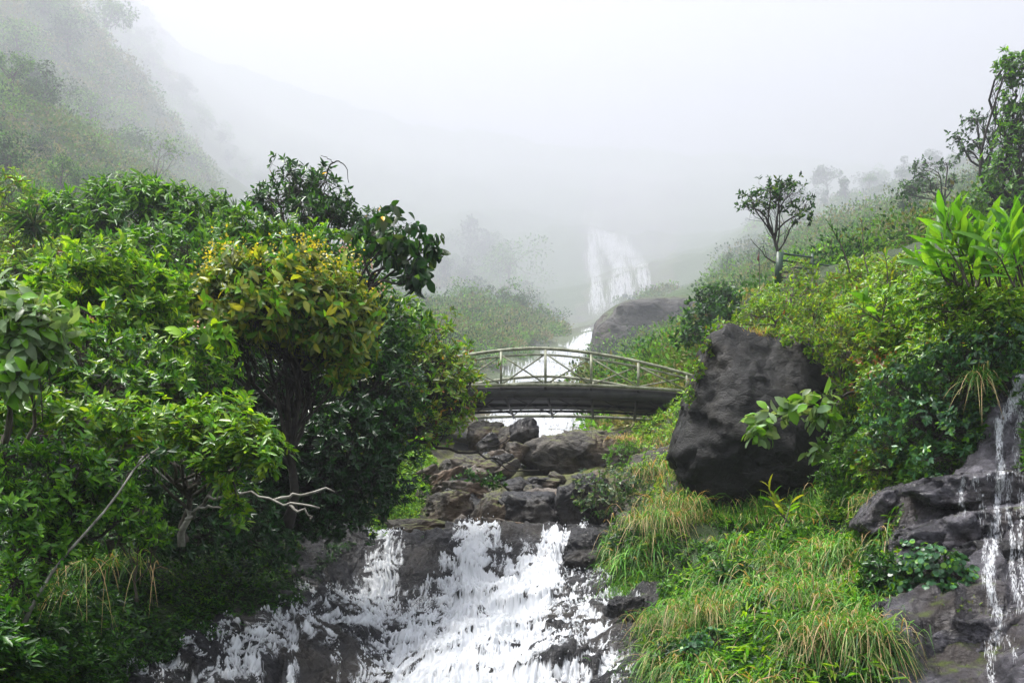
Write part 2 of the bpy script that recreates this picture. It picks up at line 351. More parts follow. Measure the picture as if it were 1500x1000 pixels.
# ------------------------------------------------------------------ terrain (one height function for near and far ground)
CP = [  # photo column, row and distance of points of the ground surface
 # stream bed and banks
 (540,790,19),(620,790,19),(700,790,19),(800,790,19),(880,790,19),(540,778,20.6),(700,776,20.8),(880,775,20.6),(620,735,22),(700,715,23),(800,705,24),(880,690,24),(960,690,24),
 (600,895,16.8),(700,890,16.5),(800,885,16.3),(500,900,15.8),(300,930,13.8),(150,1010,11.8),(500,1010,13.8),(700,1010,12.8),(850,1010,12.2),(400,1020,13),(600,1150,11),(900,1100,11),(300,1150,11),
 (870,880,16),(940,930,13.6),(955,1010,11.6),
 # left bank
 (0,1000,7.5),(60,990,8.6),(130,975,10.4),(0,930,9.5),(120,925,11.4),(270,895,14),(420,855,16.4),(440,795,18.2),(500,770,19.6),(560,730,21),(600,690,23),(640,660,26),
 (0,860,11.5),(150,850,13),(300,800,16),(420,740,19),(-150,960,7),(-200,850,11),(-250,700,16),(0,700,18),(150,680,20),(300,660,22),(450,640,24),(560,610,27),(0,540,26),(200,540,29),(400,560,31),(560,560,34),
 (-300,500,24),(-300,250,45),(0,400,40),(0,210,75),(0,60,120),(-10,-120,150),(-300,0,80),(-300,-150,120),(-600,-200,120),(100,340,55),(130,240,95),(130,120,200),(110,0,260),(150,-120,330),
 (220,340,80),(220,250,120),(200,160,230),(190,60,330),(300,390,80),(300,320,140),(330,270,230),(450,470,90),(450,420,160),(450,370,240),(450,300,330),
 (600,510,105),(620,455,180),(680,410,240),(700,370,290),(620,380,290),(760,475,180),(760,435,240),(800,490,140),
 # stream behind the bridge
 (700,650,32),(800,650,32),(690,645,50),(760,645,52),(840,645,52),(760,590,60),(720,560,66),(800,560,66),(840,515,80),(868,478,105),(900,440,190),
 (905,395,270),(900,330,350),(890,240,480),(700,320,320),(700,235,460),(1000,345,350),(1000,240,480),(500,270,360),(500,210,460),(1200,235,480),
 # right side behind the boulder
 (960,650,30),(940,620,40),(1000,600,33),(980,560,48),(900,560,75),(1010,520,60),(950,530,110),(1000,470,180),(1060,500,50),(1050,450,100),(1045,410,150),(1090,345,190),(1150,310,220),(1250,290,250),(1350,278,250),
 (1100,430,38),(1150,412,26),(1200,405,25),(1200,375,60),(1200,345,120),(1300,350,80),(1300,310,150),(1400,340,45),(1400,302,90),(1500,335,34),(1500,295,60),(1490,288,110),(1300,405,21),(1420,400,18),(1520,400,16),
 # right bank, cliff
 (1020,640,22),(1020,745,18.2),(1100,750,17.5),(1200,745,16.6),(1250,720,16.0),(1100,560,21),(1180,480,21),(1240,560,17.4),(1290,700,14.2),(1300,600,14.6),(1330,480,15.2),(1400,560,13.4),(1400,440,15),(1400,680,12.6),(1480,560,12.6),(1500,440,14),
 (1350,715,12.4),(1500,705,11.4),(1340,800,11.2),(1500,800,10.4),(1330,900,10.2),(1500,900,9.4),(1320,1000,9.2),(1500,1000,8.6),
 (900,800,17.8),(895,860,16.2),(960,870,15.3),(980,790,16.6),(1050,860,13.6),(1100,800,15),(1200,790,14.4),(1000,920,12.8),(1000,1000,10.9),(1100,940,11.2),(1150,860,12.6),(1200,1000,9.4),(1230,900,11),(1270,830,12.4),
 (1000,1150,9),(1300,1150,8),(1600,700,10.5),(1600,1000,8),(1700,400,15),(1800,290,40),(1700,250,90),(1800,190,160),(2000,150,120),
]
cp = np.array([W(c[0], c[1], FY_(c[2])) for c in CP])
extra = np.array([(-20, -6, 1.5), (-8, -6, -1.9), (0, -6, -2.4), (8, -6, -2), (20, -6, 2), (0, 2, -2.5), (-4, 3, -2.0), (4, 3, -2.2), (-14, 2, 1.0), (14, 2, 1.5), (0, 7, -2.6), (-26, 10, 5), (24, 10, 5)], float)
cp = np.concatenate([cp, extra])
def rbf_fit(p, z, c=0.4, smooth=0.02):
    d = np.sqrt(((p[:, None] - p[None]) ** 2).sum(-1) + c * c)
    A = np.zeros((len(p) + 3,) * 2); A[:len(p), :len(p)] = d - np.eye(len(p)) * smooth
    A[:len(p), -3:] = np.c_[p, np.ones(len(p))]; A[-3:, :len(p)] = A[:len(p), -3:].T
    return np.linalg.solve(A, np.r_[z, 0, 0, 0])
def rbf_eval(p, wt, x, y, c=0.4):
    x = np.asarray(x, float); y = np.asarray(y, float); s = x.shape; x = x.ravel(); y = y.ravel()
    out = np.empty(len(x))
    for a in range(0, len(x), 20000):
        sl = slice(a, a + 20000)
        d = np.sqrt((x[sl, None] - p[None, :, 0]) ** 2 + (y[sl, None] - p[None, :, 1]) ** 2 + c * c)
        out[sl] = d @ wt[:-3] + x[sl] * wt[-3] + y[sl] * wt[-2] + wt[-1]
    return out.reshape(s)
g_wt = rbf_fit(cp[:, :2], cp[:, 2])
def ground(x, y):
    x = np.asarray(x, float); y = np.asarray(y, float)
    z = rbf_eval(cp[:, :2], g_wt, x, y)
    far = np.clip((y - 45) / 260, 0, 1)
    z = z + (fbm(P3(x, y) * 0.35, 3, 3) - 0.5) * 0.35 + (fbm(P3(x, y) * 1.1, 13, 3) - 0.5) * 0.34 + (fbm(P3(x, y) * 0.009, 5, 5) - 0.5) * 60 * far * (1 - .85 * np.exp(-((x / np.maximum(y, 1) * F + 750 - 830) / 95) ** 2) * (y < 1300))
    return z
def grid(xs, ys, zf):
    X, Y = np.meshgrid(xs, ys); Z = zf(X, Y)
    nx, ny = len(xs), len(ys)
    i = (np.arange(ny - 1)[:, None] * nx + np.arange(nx - 1)[None])
    q = np.stack([i, i + 1, i + nx + 1, i + nx], -1).reshape(-1, 4)
    return np.stack([X, Y, Z], -1).reshape(-1, 3), q
def gpt(px, Y):
    """ground point in the direction of photo column px at distance Y"""
    x = (px - 750) / F * Y
    return np.array([x, Y, float(ground(np.array([x]), np.array([Y]))[0])])

def in_poly(px, py, poly):
    c = np.zeros(px.shape, bool); n = len(poly)
    for i in range(n):
        x1, y1 = poly[i]; x2, y2 = poly[(i + 1) % n]
        k = ((y1 > py) != (y2 > py)) & (px < (x2 - x1) * (py - y1) / (y2 - y1 + 1e-12) + x1)
        c ^= k
    return c

# the cascade bed: its own fine surface
CC = []
for px in (530, 600, 660, 720, 780, 840, 890): CC += [(px, 786, 19.0), (px, 779, 20.4), (px, 765, 22.2)]
for px in (520, 580): CC += [(px, 815, 18.55), (px, 850, 18.1), (px, 880, 17.5)]
CC += [(590, 893, 17.1), (500, 896, 16.2), (400, 908, 15.1), (300, 922, 14.0), (210, 958, 13.0), (130, 1000, 12.1), (60, 1050, 11.2),
       (590, 930, 15.8), (590, 965, 14.9), (590, 1000, 14.3), (500, 925, 15.2), (500, 960, 14.6), (500, 1000, 14.2), (400, 945, 14.1), (400, 1000, 13.4), (300, 965, 13.1), (300, 1000, 12.7), (220, 1000, 12.2),
       (660, 815, 18.5), (660, 850, 17.9), (660, 880, 17.1), (660, 910, 15.9), (660, 950, 14.7), (660, 1000, 13.6),
       (740, 810, 18.5), (740, 840, 18.0), (740, 862, 17.2), (740, 890, 16.0), (740, 940, 14.5), (740, 1000, 13.2),
       (820, 810, 18.4), (820, 835, 17.9), (820, 856, 17.0), (820, 890, 15.8), (820, 940, 14.3), (820, 1000, 12.9),
       (880, 815, 18.2), (880, 850, 17.2), (890, 880, 15.8), (930, 900, 14.8), (935, 950, 13.4), (950, 1000, 12.1),
       (980, 880, 14.6), (1000, 860, 14.9), (990, 930, 13), (1000, 1000, 11.4), (950, 820, 17.2),
       (450, 790, 18.4), (440, 840, 17.2), (430, 885, 15.9), (480, 870, 16.8), (500, 790, 18.8), (490, 830, 17.9), (350, 870, 15.6), (250, 915, 14), (150, 965, 12.2),
       (300, 1120, 11.8), (500, 1130, 13), (700, 1130, 11.8), (900, 1130, 11), (100, 1130, 10.8), (700, 1400, 9.4), (400, 1400, 10), (900, 1350, 9), (100, 1350, 9)]
cc = np.array([W(*c) for c in CC]); c_wt = rbf_fit(cc[:, :2], cc[:, 2], 0.15, 0.005)
def bed_base(x, y): return rbf_eval(cc[:, :2], c_wt, x, y, 0.15)
def bed_noise(x, y, z):
    p = P3(x, y, z)
    n = (fbm(p * np.array([0.9, 0.9, 1.6]), 21, 5, 0.55, True) - 0.6) * 0.38
    wx = (fbm(p * 1.3, 33, 3) - .5) * 1.2; wy = (fbm(p * 1.3 + 9, 35, 3) - .5) * 1.2
    c1, e1 = cells2(x * .9 + wx, (y - z * .6) * 1.9 + wy, 5); c2, e2 = cells2(x * 2.6 + wx * 2, (y - z * .6) * 4.6 + wy * 2, 15)
    n = n + c1 * .34 + c2 * .11 - np.clip(.08 - e1, 0, 1) * .9 - np.clip(.1 - e2, 0, 1) * .25
    return n + (fbm(p * 5, 41, 3, 0.55, True) - 0.5) * 0.06
CX0, CX1, CY0, CY1 = -8.2, 3.3, 9.0, 22.0
def bed(x, y):
    z = bed_base(x, y)
    return z + bed_noise(x, y, z)
xs = np.arange(CX0, CX1, 0.03); ys = np.arange(CY0, CY1, 0.025)
bv, bq = grid(xs, ys, bed)
# near ground, sunk below the bed where the bed lies
def near_z(x, y):
    z = ground(x, y)
    m = (x > CX0 + .1) & (x < CX1 - .1) & (y > CY0 + .1) & (y < CY1 - .1)
    zb = np.where(m, bed_base(np.where(m, x, 0), np.where(m, y, 15)), 99)
    return z, zb, m
X, Y = np.meshgrid(np.arange(-27, 27, .14), np.arange(-6, 50, .14))
Zg, Zb, m = near_z(X, Y)
pxg, pyg = proj(X, Y, Zg)
BEDPOLY = [(110, 1200), (110, 1010), (200, 962), (300, 915), (420, 880), (440, 780), (520, 765), (600, 760), (900, 760), (905, 860), (985, 872), (985, 890), (930, 930), (950, 1000), (985, 1200)]
inb = in_poly(pxg, pyg, BEDPOLY) & m
Zn = np.where(inb, np.minimum(Zg, Zb - 0.6), Zg)
Zn = np.where(in_poly(pxg, pyg, [(1300, 1300), (1300, 730), (1400, 705), (1450, 620), (1480, 560), (1800, 500), (1800, 1300)]) & (Y < 13), Zn - .6, Zn)
nx_, ny_ = X.shape[1], X.shape[0]
i = (np.arange(ny_ - 1)[:, None] * nx_ + np.arange(nx_ - 1)[None])
q = np.stack([i, i + 1, i + nx_ + 1, i + nx_], -1).reshape(-1, 4)
Zn = Zn + (fbm(P3(X, Y) * 2.2, 9, 3) - 0.5) * 0.18
gvv = np.stack([X, Y, Zn], -1).reshape(-1, 3)
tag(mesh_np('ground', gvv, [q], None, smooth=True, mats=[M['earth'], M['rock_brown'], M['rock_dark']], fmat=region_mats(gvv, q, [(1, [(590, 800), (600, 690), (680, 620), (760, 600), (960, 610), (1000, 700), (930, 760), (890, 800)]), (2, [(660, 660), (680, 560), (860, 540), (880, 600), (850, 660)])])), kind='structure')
# bed: keep only the part near the stream
pxb, pyb = proj(bv[:, 0], bv[:, 1], bv[:, 2])
keep = in_poly(pxb, pyb, [(60, 1500), (60, 1040), (110, 1000), (200, 950), (300, 905), (400, 870), (405, 790), (470, 760), (930, 755), (925, 850), (1010, 850), (1010, 905), (975, 960), (1000, 1500)])
kq = bq[keep[bq].all(1)]
used = np.unique(kq); remap = -np.ones(len(bv), int); remap[used] = np.arange(len(used))
tag(mesh_np('stream_bed', bv[used], [remap[kq]], M['rock_wet'], smooth=True), kind='structure')
# far ground
fv, fq = grid(np.arange(-1700, 1701, 11.0), np.r_[np.arange(47, 200, 3.0), np.arange(200, 2950, 11.0)], lambda x, y: ground(x, y) - 0.4 + (fbm(P3(x, y) * 0.06, 77, 4) - .5) * 7 * np.clip((y - 45) / 100, .2, 1))
HILLS = tag(mesh_np('hills', fv, [fq], None, smooth=True, mats=[M['hill'], M['rock_far']], fmat=region_mats(fv, fq, [(1, [(640, 700), (690, 560), (780, 500), (845, 455), (860, 420), (850, 320), (880, 255), (1000, 255), (990, 430), (900, 445), (880, 500), (860, 600), (870, 700)])])), kind='structure')
HILLS_V, HILLS_Q = fv, fq

# ------------------------------------------------------------------ running water on the bed
def seg_mask(px, py, lines):
    """soft strength of water strands: lines of (points [(x,y,halfwidth)], strength)"""
    out = np.zeros(px.shape)
    for pts, st in lines:
        for (x1, y1, w1), (x2, y2, w2) in zip(pts[:-1], pts[1:]):
            dx, dy = x2 - x1, y2 - y1; t = np.clip(((px - x1) * dx + (py - y1) * dy) / (dx * dx + dy * dy), 0, 1)
            d = np.hypot(px - x1 - t * dx, py - y1 - t * dy) / (w1 + (w2 - w1) * t)
            out = np.maximum(out, st * np.clip(1.45 - d, 0, 1) ** 0.8)
    return out
WATER = [
 ([(562, 781, 21), (566, 800, 21), (560, 830, 22), (550, 860, 27), (540, 892, 34)], 0.95),
 ([(700, 788, 28), (690, 815, 25), (695, 850, 34), (725, 880, 50), (715, 920, 82), (695, 970, 105), (685, 1010, 118)], 1.3),
 ([(815, 786, 15), (808, 815, 18), (800, 840, 30), (765, 866, 46), (725, 900, 70)], 1.25),
 ([(660, 830, 18), (680, 870, 30), (660, 900, 50)], .85),
 ([(845, 885, 30), (800, 900, 60), (790, 950, 75), (800, 1010, 70)], 0.62),
 ([(590, 950, 50), (585, 1010, 60)], 0.75),
 ([(300, 925, 16), (262, 955, 22), (225, 1000, 24)], .46), ([(335, 920, 14), (310, 960, 26), (290, 1010, 28)], .46), ([(480, 900, 16), (420, 920, 24), (350, 960, 26), (310, 1000, 26)], .44),
 ([(230, 950, 10), (170, 990, 14), (150, 1010, 14)], .42), ([(480, 897, 40), (400, 912, 22)], .45),
 ([(380, 955, 10), (370, 1005, 12)], .50), ([(430, 960, 8), (425, 1005, 10)], .48), ([(495, 955, 8), (488, 1005, 8)], .45), ([(555, 960, 10), (545, 1005, 12)], .52),
 ([(845, 748, 6), (853, 770, 8), (857, 788, 10)], .95), ([(615, 880, 10), (640, 850, 16)], .5), ([(770, 840, 40), (740, 820, 30)], .45),
 ([(860, 850, 40), (900, 880, 30)], .38), ([(880, 940, 30), (900, 1000, 30)], .30),
]
fx = np.arange(CX0, 3.0, 0.0135); fy = np.arange(9.4, 20.9, 0.017)
FX, FY = np.meshgrid(fx, fy)
zb = bed_base(FX, FY); zr = zb + bed_noise(FX, FY, zb)
fpx, fpy = proj(FX, FY, zr)
def blur(A, k):
    for ax in (0, 1):
        B = np.cumsum(np.pad(A, [(k + 1, k) if a == ax else (0, 0) for a in (0, 1)], mode='edge'), axis=ax)
        A = (np.take(B, range(2 * k + 1, B.shape[ax]), axis=ax) - np.take(B, range(0, B.shape[ax] - 2 * k - 1), axis=ax)) / (2 * k + 1)
    return A
zs = blur(blur(zr, 5), 5); proud0 = zr - blur(zs, 9); zr = np.maximum(zs, zr - .015)
mk = seg_mask(fpx, fpy, WATER)
sarc = FY - zr * 1.0
wx = fbm(P3(FX * 1.5, FY * 1.5), 51, 3) - .5
pA = P3(FX * 8 + wx * 9, sarc * 5 + wx * 6, 0.0); pB = P3(FX * 24 + wx * 22, sarc * 15 + wx * 16, 3.0)
nA = fbm(pA, 61, 3, .55); nB = fbm(pB, 67, 3, .6, True); nC = fbm(P3(FX * 2.2, sarc * 1.4), 71, 3)
# water avoids proud rock
proud = np.clip(proud0 * 6.0, -.35, .5)
nD = fbm(P3(FX * 40 + wx * 20, sarc * 22 + wx * 10, 5.0), 79, 2, .6)
dens = mk + (nA - .5) * .9 + (nB - .6) * 1.3 + (nC - .5) * .8 + (nD - .5) * .5 - proud - .64
thick = np.clip(dens, 0, .6)
fz = zr + .010 + thick * (.03 + .2 * nB * nA) + np.clip(dens + .1, 0, .8) * ((fbm(P3(FX * 9 + wx * 8, sarc * 7), 73, 3, .6) - .45) * .22 + (nD - .5) * .05)
sm = lambda v, a_, b_: (lambda t_: t_ * t_ * (3 - 2 * t_))(np.clip((v - a_) / (b_ - a_), 0, 1))
alpha = sm(dens, -.45, .5) * .97 * sm(mk, .0, .25)
on = (alpha > .015) & (mk > 0.02)
nfx = len(fx)
i = (np.arange(len(fy) - 1)[:, None] * nfx + np.arange(nfx - 1)[None])
q = np.stack([i, i + 1, i + nfx + 1, i + nfx], -1).reshape(-1, 4)
kq = q[on.ravel()[q].sum(1) >= 3]
fvv = np.stack([FX, FY, fz], -1).reshape(-1, 3)
used = np.unique(kq); remap = -np.ones(len(fvv), int); remap[used] = np.arange(len(used))
mb = MB(); mb.add(fvv[used], remap[kq]); al = [alpha.ravel()[used]]
# strands: thin threads of white water traced down the bed
def at_grid(A, x, y):
    return A[np.clip(((y - fy[0]) / .017).astype(int), 0, len(fy) - 1), np.clip(((x - fx[0]) / .0135).astype(int), 0, len(fx) - 1)]
gy, gx = np.gradient(zb, .017, .0135); dn = nz(np.stack([-gx, -gy - .15], -1))
w_ = (np.clip(dens + .35, 0, .8) * (mk > .1)).ravel(); w_ *= np.sqrt(1 + (gx ** 2 + gy ** 2).ravel()); NS = 6000
st = rng.choice(len(w_), NS, p=w_ / w_.sum()); sp_ = fvv[st].copy(); x, y = sp_[:, 0] + rng.normal(size=NS) * .02, sp_[:, 1] + rng.normal(size=NS) * .02
SEG = 9; step = rng.uniform(.006, .028, NS); wd_ = rng.uniform(.0015, .004, NS); lift = np.abs(rng.normal(size=NS)) * .03; path = []
for k in range(SEG):
    path.append(np.stack([x, y, at_grid(zr, x, y) + .012 + lift * math.sin(math.pi * (k + .5) / SEG)], -1))
    g = at_grid(dn, x, y); wob = (fbm(P3(x * 9, y * 9, st % 7 * 1.0), 83, 2) - .5) * 1.8
    sl_ = 1 / np.sqrt(1 + at_grid(gx, x, y) ** 2 + at_grid(gy, x, y) ** 2)
    x = x + (g[:, 0] - g[:, 1] * wob) * step * sl_; y = y + (g[:, 1] + g[:, 0] * wob) * step * sl_
path = np.stack(path, 1); sd_ = np.zeros_like(path); sd_[..., 0] = 1; sd_[..., 2] = .35
wv_ = wd_[:, None] * np.sin(np.linspace(.25, math.pi - .15, SEG))[None]
vv = np.stack([path - sd_ * wv_[..., None], path + sd_ * wv_[..., None]], 2).reshape(-1, 3)
qq = np.array([[2 * k, 2 * k + 1, 2 * k + 3, 2 * k + 2] for k in range(SEG - 1)])[None] + (np.arange(NS) * SEG * 2)[:, None, None]
mb.add(vv, qq.reshape(-1, 4)); al.append(np.tile(np.repeat(np.sin(np.linspace(.05, math.pi - .05, SEG)) * .6, 2), NS))
# flying drops
cand = np.flatnonzero((mk.ravel() > .25) & (dens.ravel() > -.15) & (dens.ravel() < .3)); cand = rng.choice(cand, 4000)
o = np.array([(1, 0, 0), (-1, 0, 0), (0, 1, 0), (0, -1, 0), (0, 0, 1.6), (0, 0, -1.6)], float)
ot = np.array([[0, 2, 4], [2, 1, 4], [1, 3, 4], [3, 0, 4], [2, 0, 5], [1, 2, 5], [3, 1, 5], [0, 3, 5]])
r = rng.uniform(.004, .014, len(cand)) * rng.choice([1, 1.6], len(cand), p=[.85, .15])
c = fvv[cand] + np.abs(rng.normal(size=(len(cand), 3))) * np.array([.03, -.06, .07])
mb.add((c[:, None] + o[None] * r[:, None, None]).reshape(-1, 3), None, (ot[None] + (np.arange(len(cand)) * 6)[:, None, None]).reshape(-1, 3))
al.append(np.full(len(cand) * 6, .8)); fs_ = [np.concatenate(mb.q), np.concatenate(mb.t)]
tag(mesh_np('water', np.concatenate(mb.v), fs_, M['foam'], np.concatenate(al)[:, None] * np.ones(3), smooth=True), kind='structure')

def fall(name, rows, nx, ny, seed, cover=.5, streak=(9, 1.2), label=None, thick=.1, mat='foam', drift=0.0):
    """falling water: rows of (py, Y, px_left, px_right) from top to bottom"""
    rows = np.array(rows, float); rows[:, 1] = [FY_(v) for v in rows[:, 1]]; t = np.linspace(0, len(rows) - 1, ny)
    R = np.stack([np.interp(t, np.arange(len(rows)), rows[:, k]) for k in range(4)], -1)
    u = np.linspace(0, 1, nx)
    px = R[:, 2:3] + (R[:, 3:4] - R[:, 2:3]) * u[None]; py = np.broadcast_to(R[:, 0:1], px.shape); Yd = np.broadcast_to(R[:, 1:2], px.shape)
    x = (px - 750) / F * Yd; z = (H - py) / F * Yd
    arc = (t / (len(rows) - 1))[:, None] * np.ones_like(x)
    wv = fbm(P3(u[None] * 3 + 0 * x, arc * 3, seed), seed, 3) - .5
    n1 = fbm(P3(u[None] * streak[0] + wv * 1.5, arc * streak[1] + wv, seed * 1.7), seed + 3, 4, .55)
    n2 = fbm(P3(u[None] * streak[0] * 4 + wv * 3, arc * streak[1] * 6, seed * 2.3), seed + 5, 3, .55)
    edge = np.clip(np.minimum(u, 1 - u) * 6, 0, 1)[None]
    d = (n1 - .5) * 1.5 + (n2 - .5) * .9 + cover - .5 + edge * .35 - .3
    s = np.mean(R[:, 1]) / F
    y2 = Yd - np.clip(d, 0, 1) * thick - thick * .3
    v = np.stack([x, y2, z], -1).reshape(-1, 3)
    i = (np.arange(ny - 1)[:, None] * nx + np.arange(nx - 1)[None]); q = np.stack([i, i + nx, i + nx + 1, i + 1], -1).reshape(-1, 4)
    kq = q[(d > 0).ravel()[q].sum(1) >= 3]
    used = np.unique(kq); rm = -np.ones(len(v), int); rm[used] = np.arange(len(used))
    ob = mesh_np(name, v[used], [rm[kq]], M[mat], smooth=True)
    return tag(ob, kind='structure')

# ------------------------------------------------------------------ thin water lying on rock
from mathutils.bvhtree import BVHTree
def bvh_of(obs):
    v, f, n = [], [], 0
    for o in obs:
        me = o.data; a = np.empty(len(me.vertices) * 3); me.vertices.foreach_get('co', a); a = a.reshape(-1, 3) + np.array(o.location)
        v += [tuple(r) for r in a]; f += [tuple(i + n for i in p.vertices) for p in me.polygons]; n += len(a)
    return BVHTree.FromPolygons(v, f)
def film(name, box, step, lines, tree, seed, freq, bias=.5, off=.012, rough=1.0, jump=.03):
    """a film of running water laid on the rock: strands given as pixel polylines, dropped on to whatever rock lies there"""
    x0, x1, y0, y1 = box; gx_ = np.arange(x0, x1, step[0]); gy_ = np.arange(y0, y1, step[1]); GX, GY = np.meshgrid(gx_, gy_)
    mk_ = seg_mask(GX, GY, lines); wv = fbm(P3(GX * freq[0] * .4, GY * freq[1], seed), seed, 3) - .5
    n1 = fbm(P3(GX * freq[0] + wv * 2, GY * freq[1] + wv, seed * 1.3), seed + 1, 4, .6); n2 = fbm(P3(GX * freq[0] * 3.3 + wv * 3, GY * freq[1] * 3, seed * 2.3), seed + 2, 3, .6)
    d = mk_ + ((n1 - .5) * 1.5 + (n2 - .5) * 1.1) * rough - bias; on_ = (d > -.22) & (mk_ > .03); al_ = np.clip((d + .22) / .75, 0, 1) * .95
    V = np.zeros(GX.shape + (3,)); Yv = np.full(GX.shape, np.nan)
    grow_ = on_.copy(); grow_[1:] |= on_[:-1]; grow_[:-1] |= on_[1:]; grow_[:, 1:] |= grow_[:, :-1].copy(); grow_[:, :-1] |= grow_[:, 1:].copy()
    for j, i_ in np.argwhere(grow_):
        dr = Vector(((GX[j, i_] - 750) / F, 1, (H - GY[j, i_]) / F)); hit = tree.ray_cast(Vector((0, 0, 0)), dr.normalized(), 4000)
        if hit[0] is not None:
            dist = hit[0].y; o_ = off * (1 + 2.5 * max(0, d[j, i_])) * (.6 + n2[j, i_]); V[j, i_] = hit[0] - dr * o_; Yv[j, i_] = dist
    nxx = len(gx_); i_ = (np.arange(len(gy_) - 1)[:, None] * nxx + np.arange(nxx - 1)[None]); q_ = np.stack([i_, i_ + nxx, i_ + nxx + 1, i_ + 1], -1).reshape(-1, 4)
    yy = Yv.ravel()[q_]; ok = (on_.ravel()[q_].sum(1) >= 3) & ~np.isnan(yy).any(1); ok &= (np.nanmax(np.where(np.isnan(yy), 0, yy), 1) - np.nanmin(np.where(np.isnan(yy), 1e9, yy), 1)) < jump * np.nan_to_num(yy[:, 0], nan=1)
    q_ = q_[ok]; used = np.unique(q_); rm = -np.ones(GX.size, int); rm[used] = np.arange(len(used))
    return tag(mesh_np(name, V.reshape(-1, 3)[used], [rm[q_]], M['foam'], al_.ravel()[used][:, None] * np.ones(3), smooth=True), kind='structure')

def veil(name, lines, n, length, width, tree, seed, off=.003, drift=0.0, amax=.6):
    """falling threads of water laid on the rock face"""
    r2 = np.random.default_rng(seed); pts = np.concatenate([np.array(l[0])[:, :2] for l in lines]); (x0, y0), (x1, y1) = pts.min(0) - 20, pts.max(0) + 2
    px, py = r2.uniform(x0, x1, n * 30), r2.uniform(y0, y1, n * 30); m_ = seg_mask(px, py, lines); k = r2.random(n * 30) < m_ ** 1.3; px, py = px[k][:n], py[k][:n]
    SEG_ = 6; V = []
    for a, b in zip(px, py):
        L_ = r2.uniform(.4, 1.3) * length; w = r2.uniform(.5, 1.3) * width; row = []; y_ = None; c_ = r2.normal() * .12 + drift
        for t in np.linspace(0, 1, SEG_):
            dr = Vector(((a + c_ * L_ * t - 750) / F, 1, (H - b - L_ * t) / F)); hit = tree.ray_cast(Vector((0, 0, 0)), dr.normalized(), 6000)[0]
            if hit is None or (y_ and abs(hit.y - y_) > .22 * y_): row = None; break
            y_ = hit.y; p_ = np.array(hit) * (1 - off); ww = w / F * y_ * math.sin(.3 + 2.6 * t); row += [p_ - [ww, 0, 0], p_ + [ww, 0, 0]]
        if row: V.append(row)
    V = np.array(V); qd = np.array([[2 * k, 2 * k + 1, 2 * k + 3, 2 * k + 2] for k in range(SEG_ - 1)])[None] + (np.arange(len(V)) * SEG_ * 2)[:, None, None]
    ac = np.tile(np.repeat(np.sin(np.linspace(.0, math.pi, SEG_)) * amax, 2), len(V))
    return tag(mesh_np(name, V.reshape(-1, 3), [qd.reshape(-1, 4)], M['foam'], ac[:, None] * np.ones(3), smooth=True), kind='structure')

# ------------------------------------------------------------------ rocks
def ico(sub):
    bm = bmesh.new(); bmesh.ops.create_icosphere(bm, subdivisions=sub, radius=1)
    v = np.array([p.co[:] for p in bm.verts]); f = np.array([[p.index for p in fc.verts] for fc in bm.faces]); bm.free(); return v, f
ICO = {k: ico(k) for k in (2, 3, 4, 5, 6)}
def hull_planes(pts):
    bm = bmesh.new()
    for p in pts: bm.verts.new(p)
    bmesh.ops.convex_hull(bm, input=bm.verts)
    bm.normal_update()
    n = np.array([f.normal[:] for f in bm.faces if f.calc_area() > 1e-6]); c = np.array([f.verts[0].co[:] for f in bm.faces if f.calc_area() > 1e-6]); bm.free()
    d = (n * c).sum(1); s = np.sign(d); return n * s[:, None], d * s
def poly_rock(cen, nrm, d, sub=5, soft=14, amp=.06, seed=0, freq=1.5, layered=0.0):
    v, f = ICO[sub]
    dot = np.maximum(v @ nrm.T, 1e-3) / d[None]
    r = 1 / (dot ** soft).sum(1) ** (1 / soft)
    p = v * r[:, None]; size = r.mean()
    q = p * freq / size + seed * 3.1
    n = (fbm(q, seed, 4, .5, True) - .6) * amp * 2.2 + (fbm(q * 4, seed + 5, 3) - .5) * amp * .7
    cv, ce = cells3(q * 1.5 + (fbm(q * 2, seed + 31, 2)[:, None] - .5) * 1.2, seed); n = n + (cv * 1.3 - np.clip(.06 - ce, 0, 1) * .8) * amp
    cv, ce = cells3(q * 4.5, seed + 3); n = n + cv * .4 * amp
    if layered: 
        s = p[:, 2] / size * 6 + fbm(q, seed + 9, 3) * 2; n = n + layered * (np.abs((s % 1) - .5) - .25)
    return p * (1 + n)[:, None] + cen, f
def boulder(name, label, cat, px, py, Y, rx, ry, mat, seed, depth=None, sub=5, tilt=0.0, soft=22, amp=.10, group=None, sink=0.0, parent_parts=None):
    """angular boulder of rx by ry photo pixels half-size, centred at a pixel"""
    r2 = np.random.default_rng(seed)
    n = nz(np.concatenate([r2.normal(size=(10, 3)), np.eye(3), -np.eye(3)])); d = np.r_[r2.uniform(.66, 1.0, 10), np.full(6, 1.0)]
    v, f = poly_rock(np.zeros(3), n, d, sub, soft, amp, seed)
    s = Y / F; sx, sz = rx * s, ry * s; sy = (depth or (rx + ry) * .5 * s)
    v = v * np.array([sx, sy, sz]); c, s_ = math.cos(tilt), math.sin(tilt)
    v = np.stack([v[:, 0] * c - v[:, 2] * s_, v[:, 1], v[:, 0] * s_ + v[:, 2] * c], -1)
    ob = mesh_np(name, v, [f], M[mat], smooth=True)
    ob.location = W(px, py, Y) + np.array([0, sy * .5, 0])
    return tag(ob, label, cat, group)
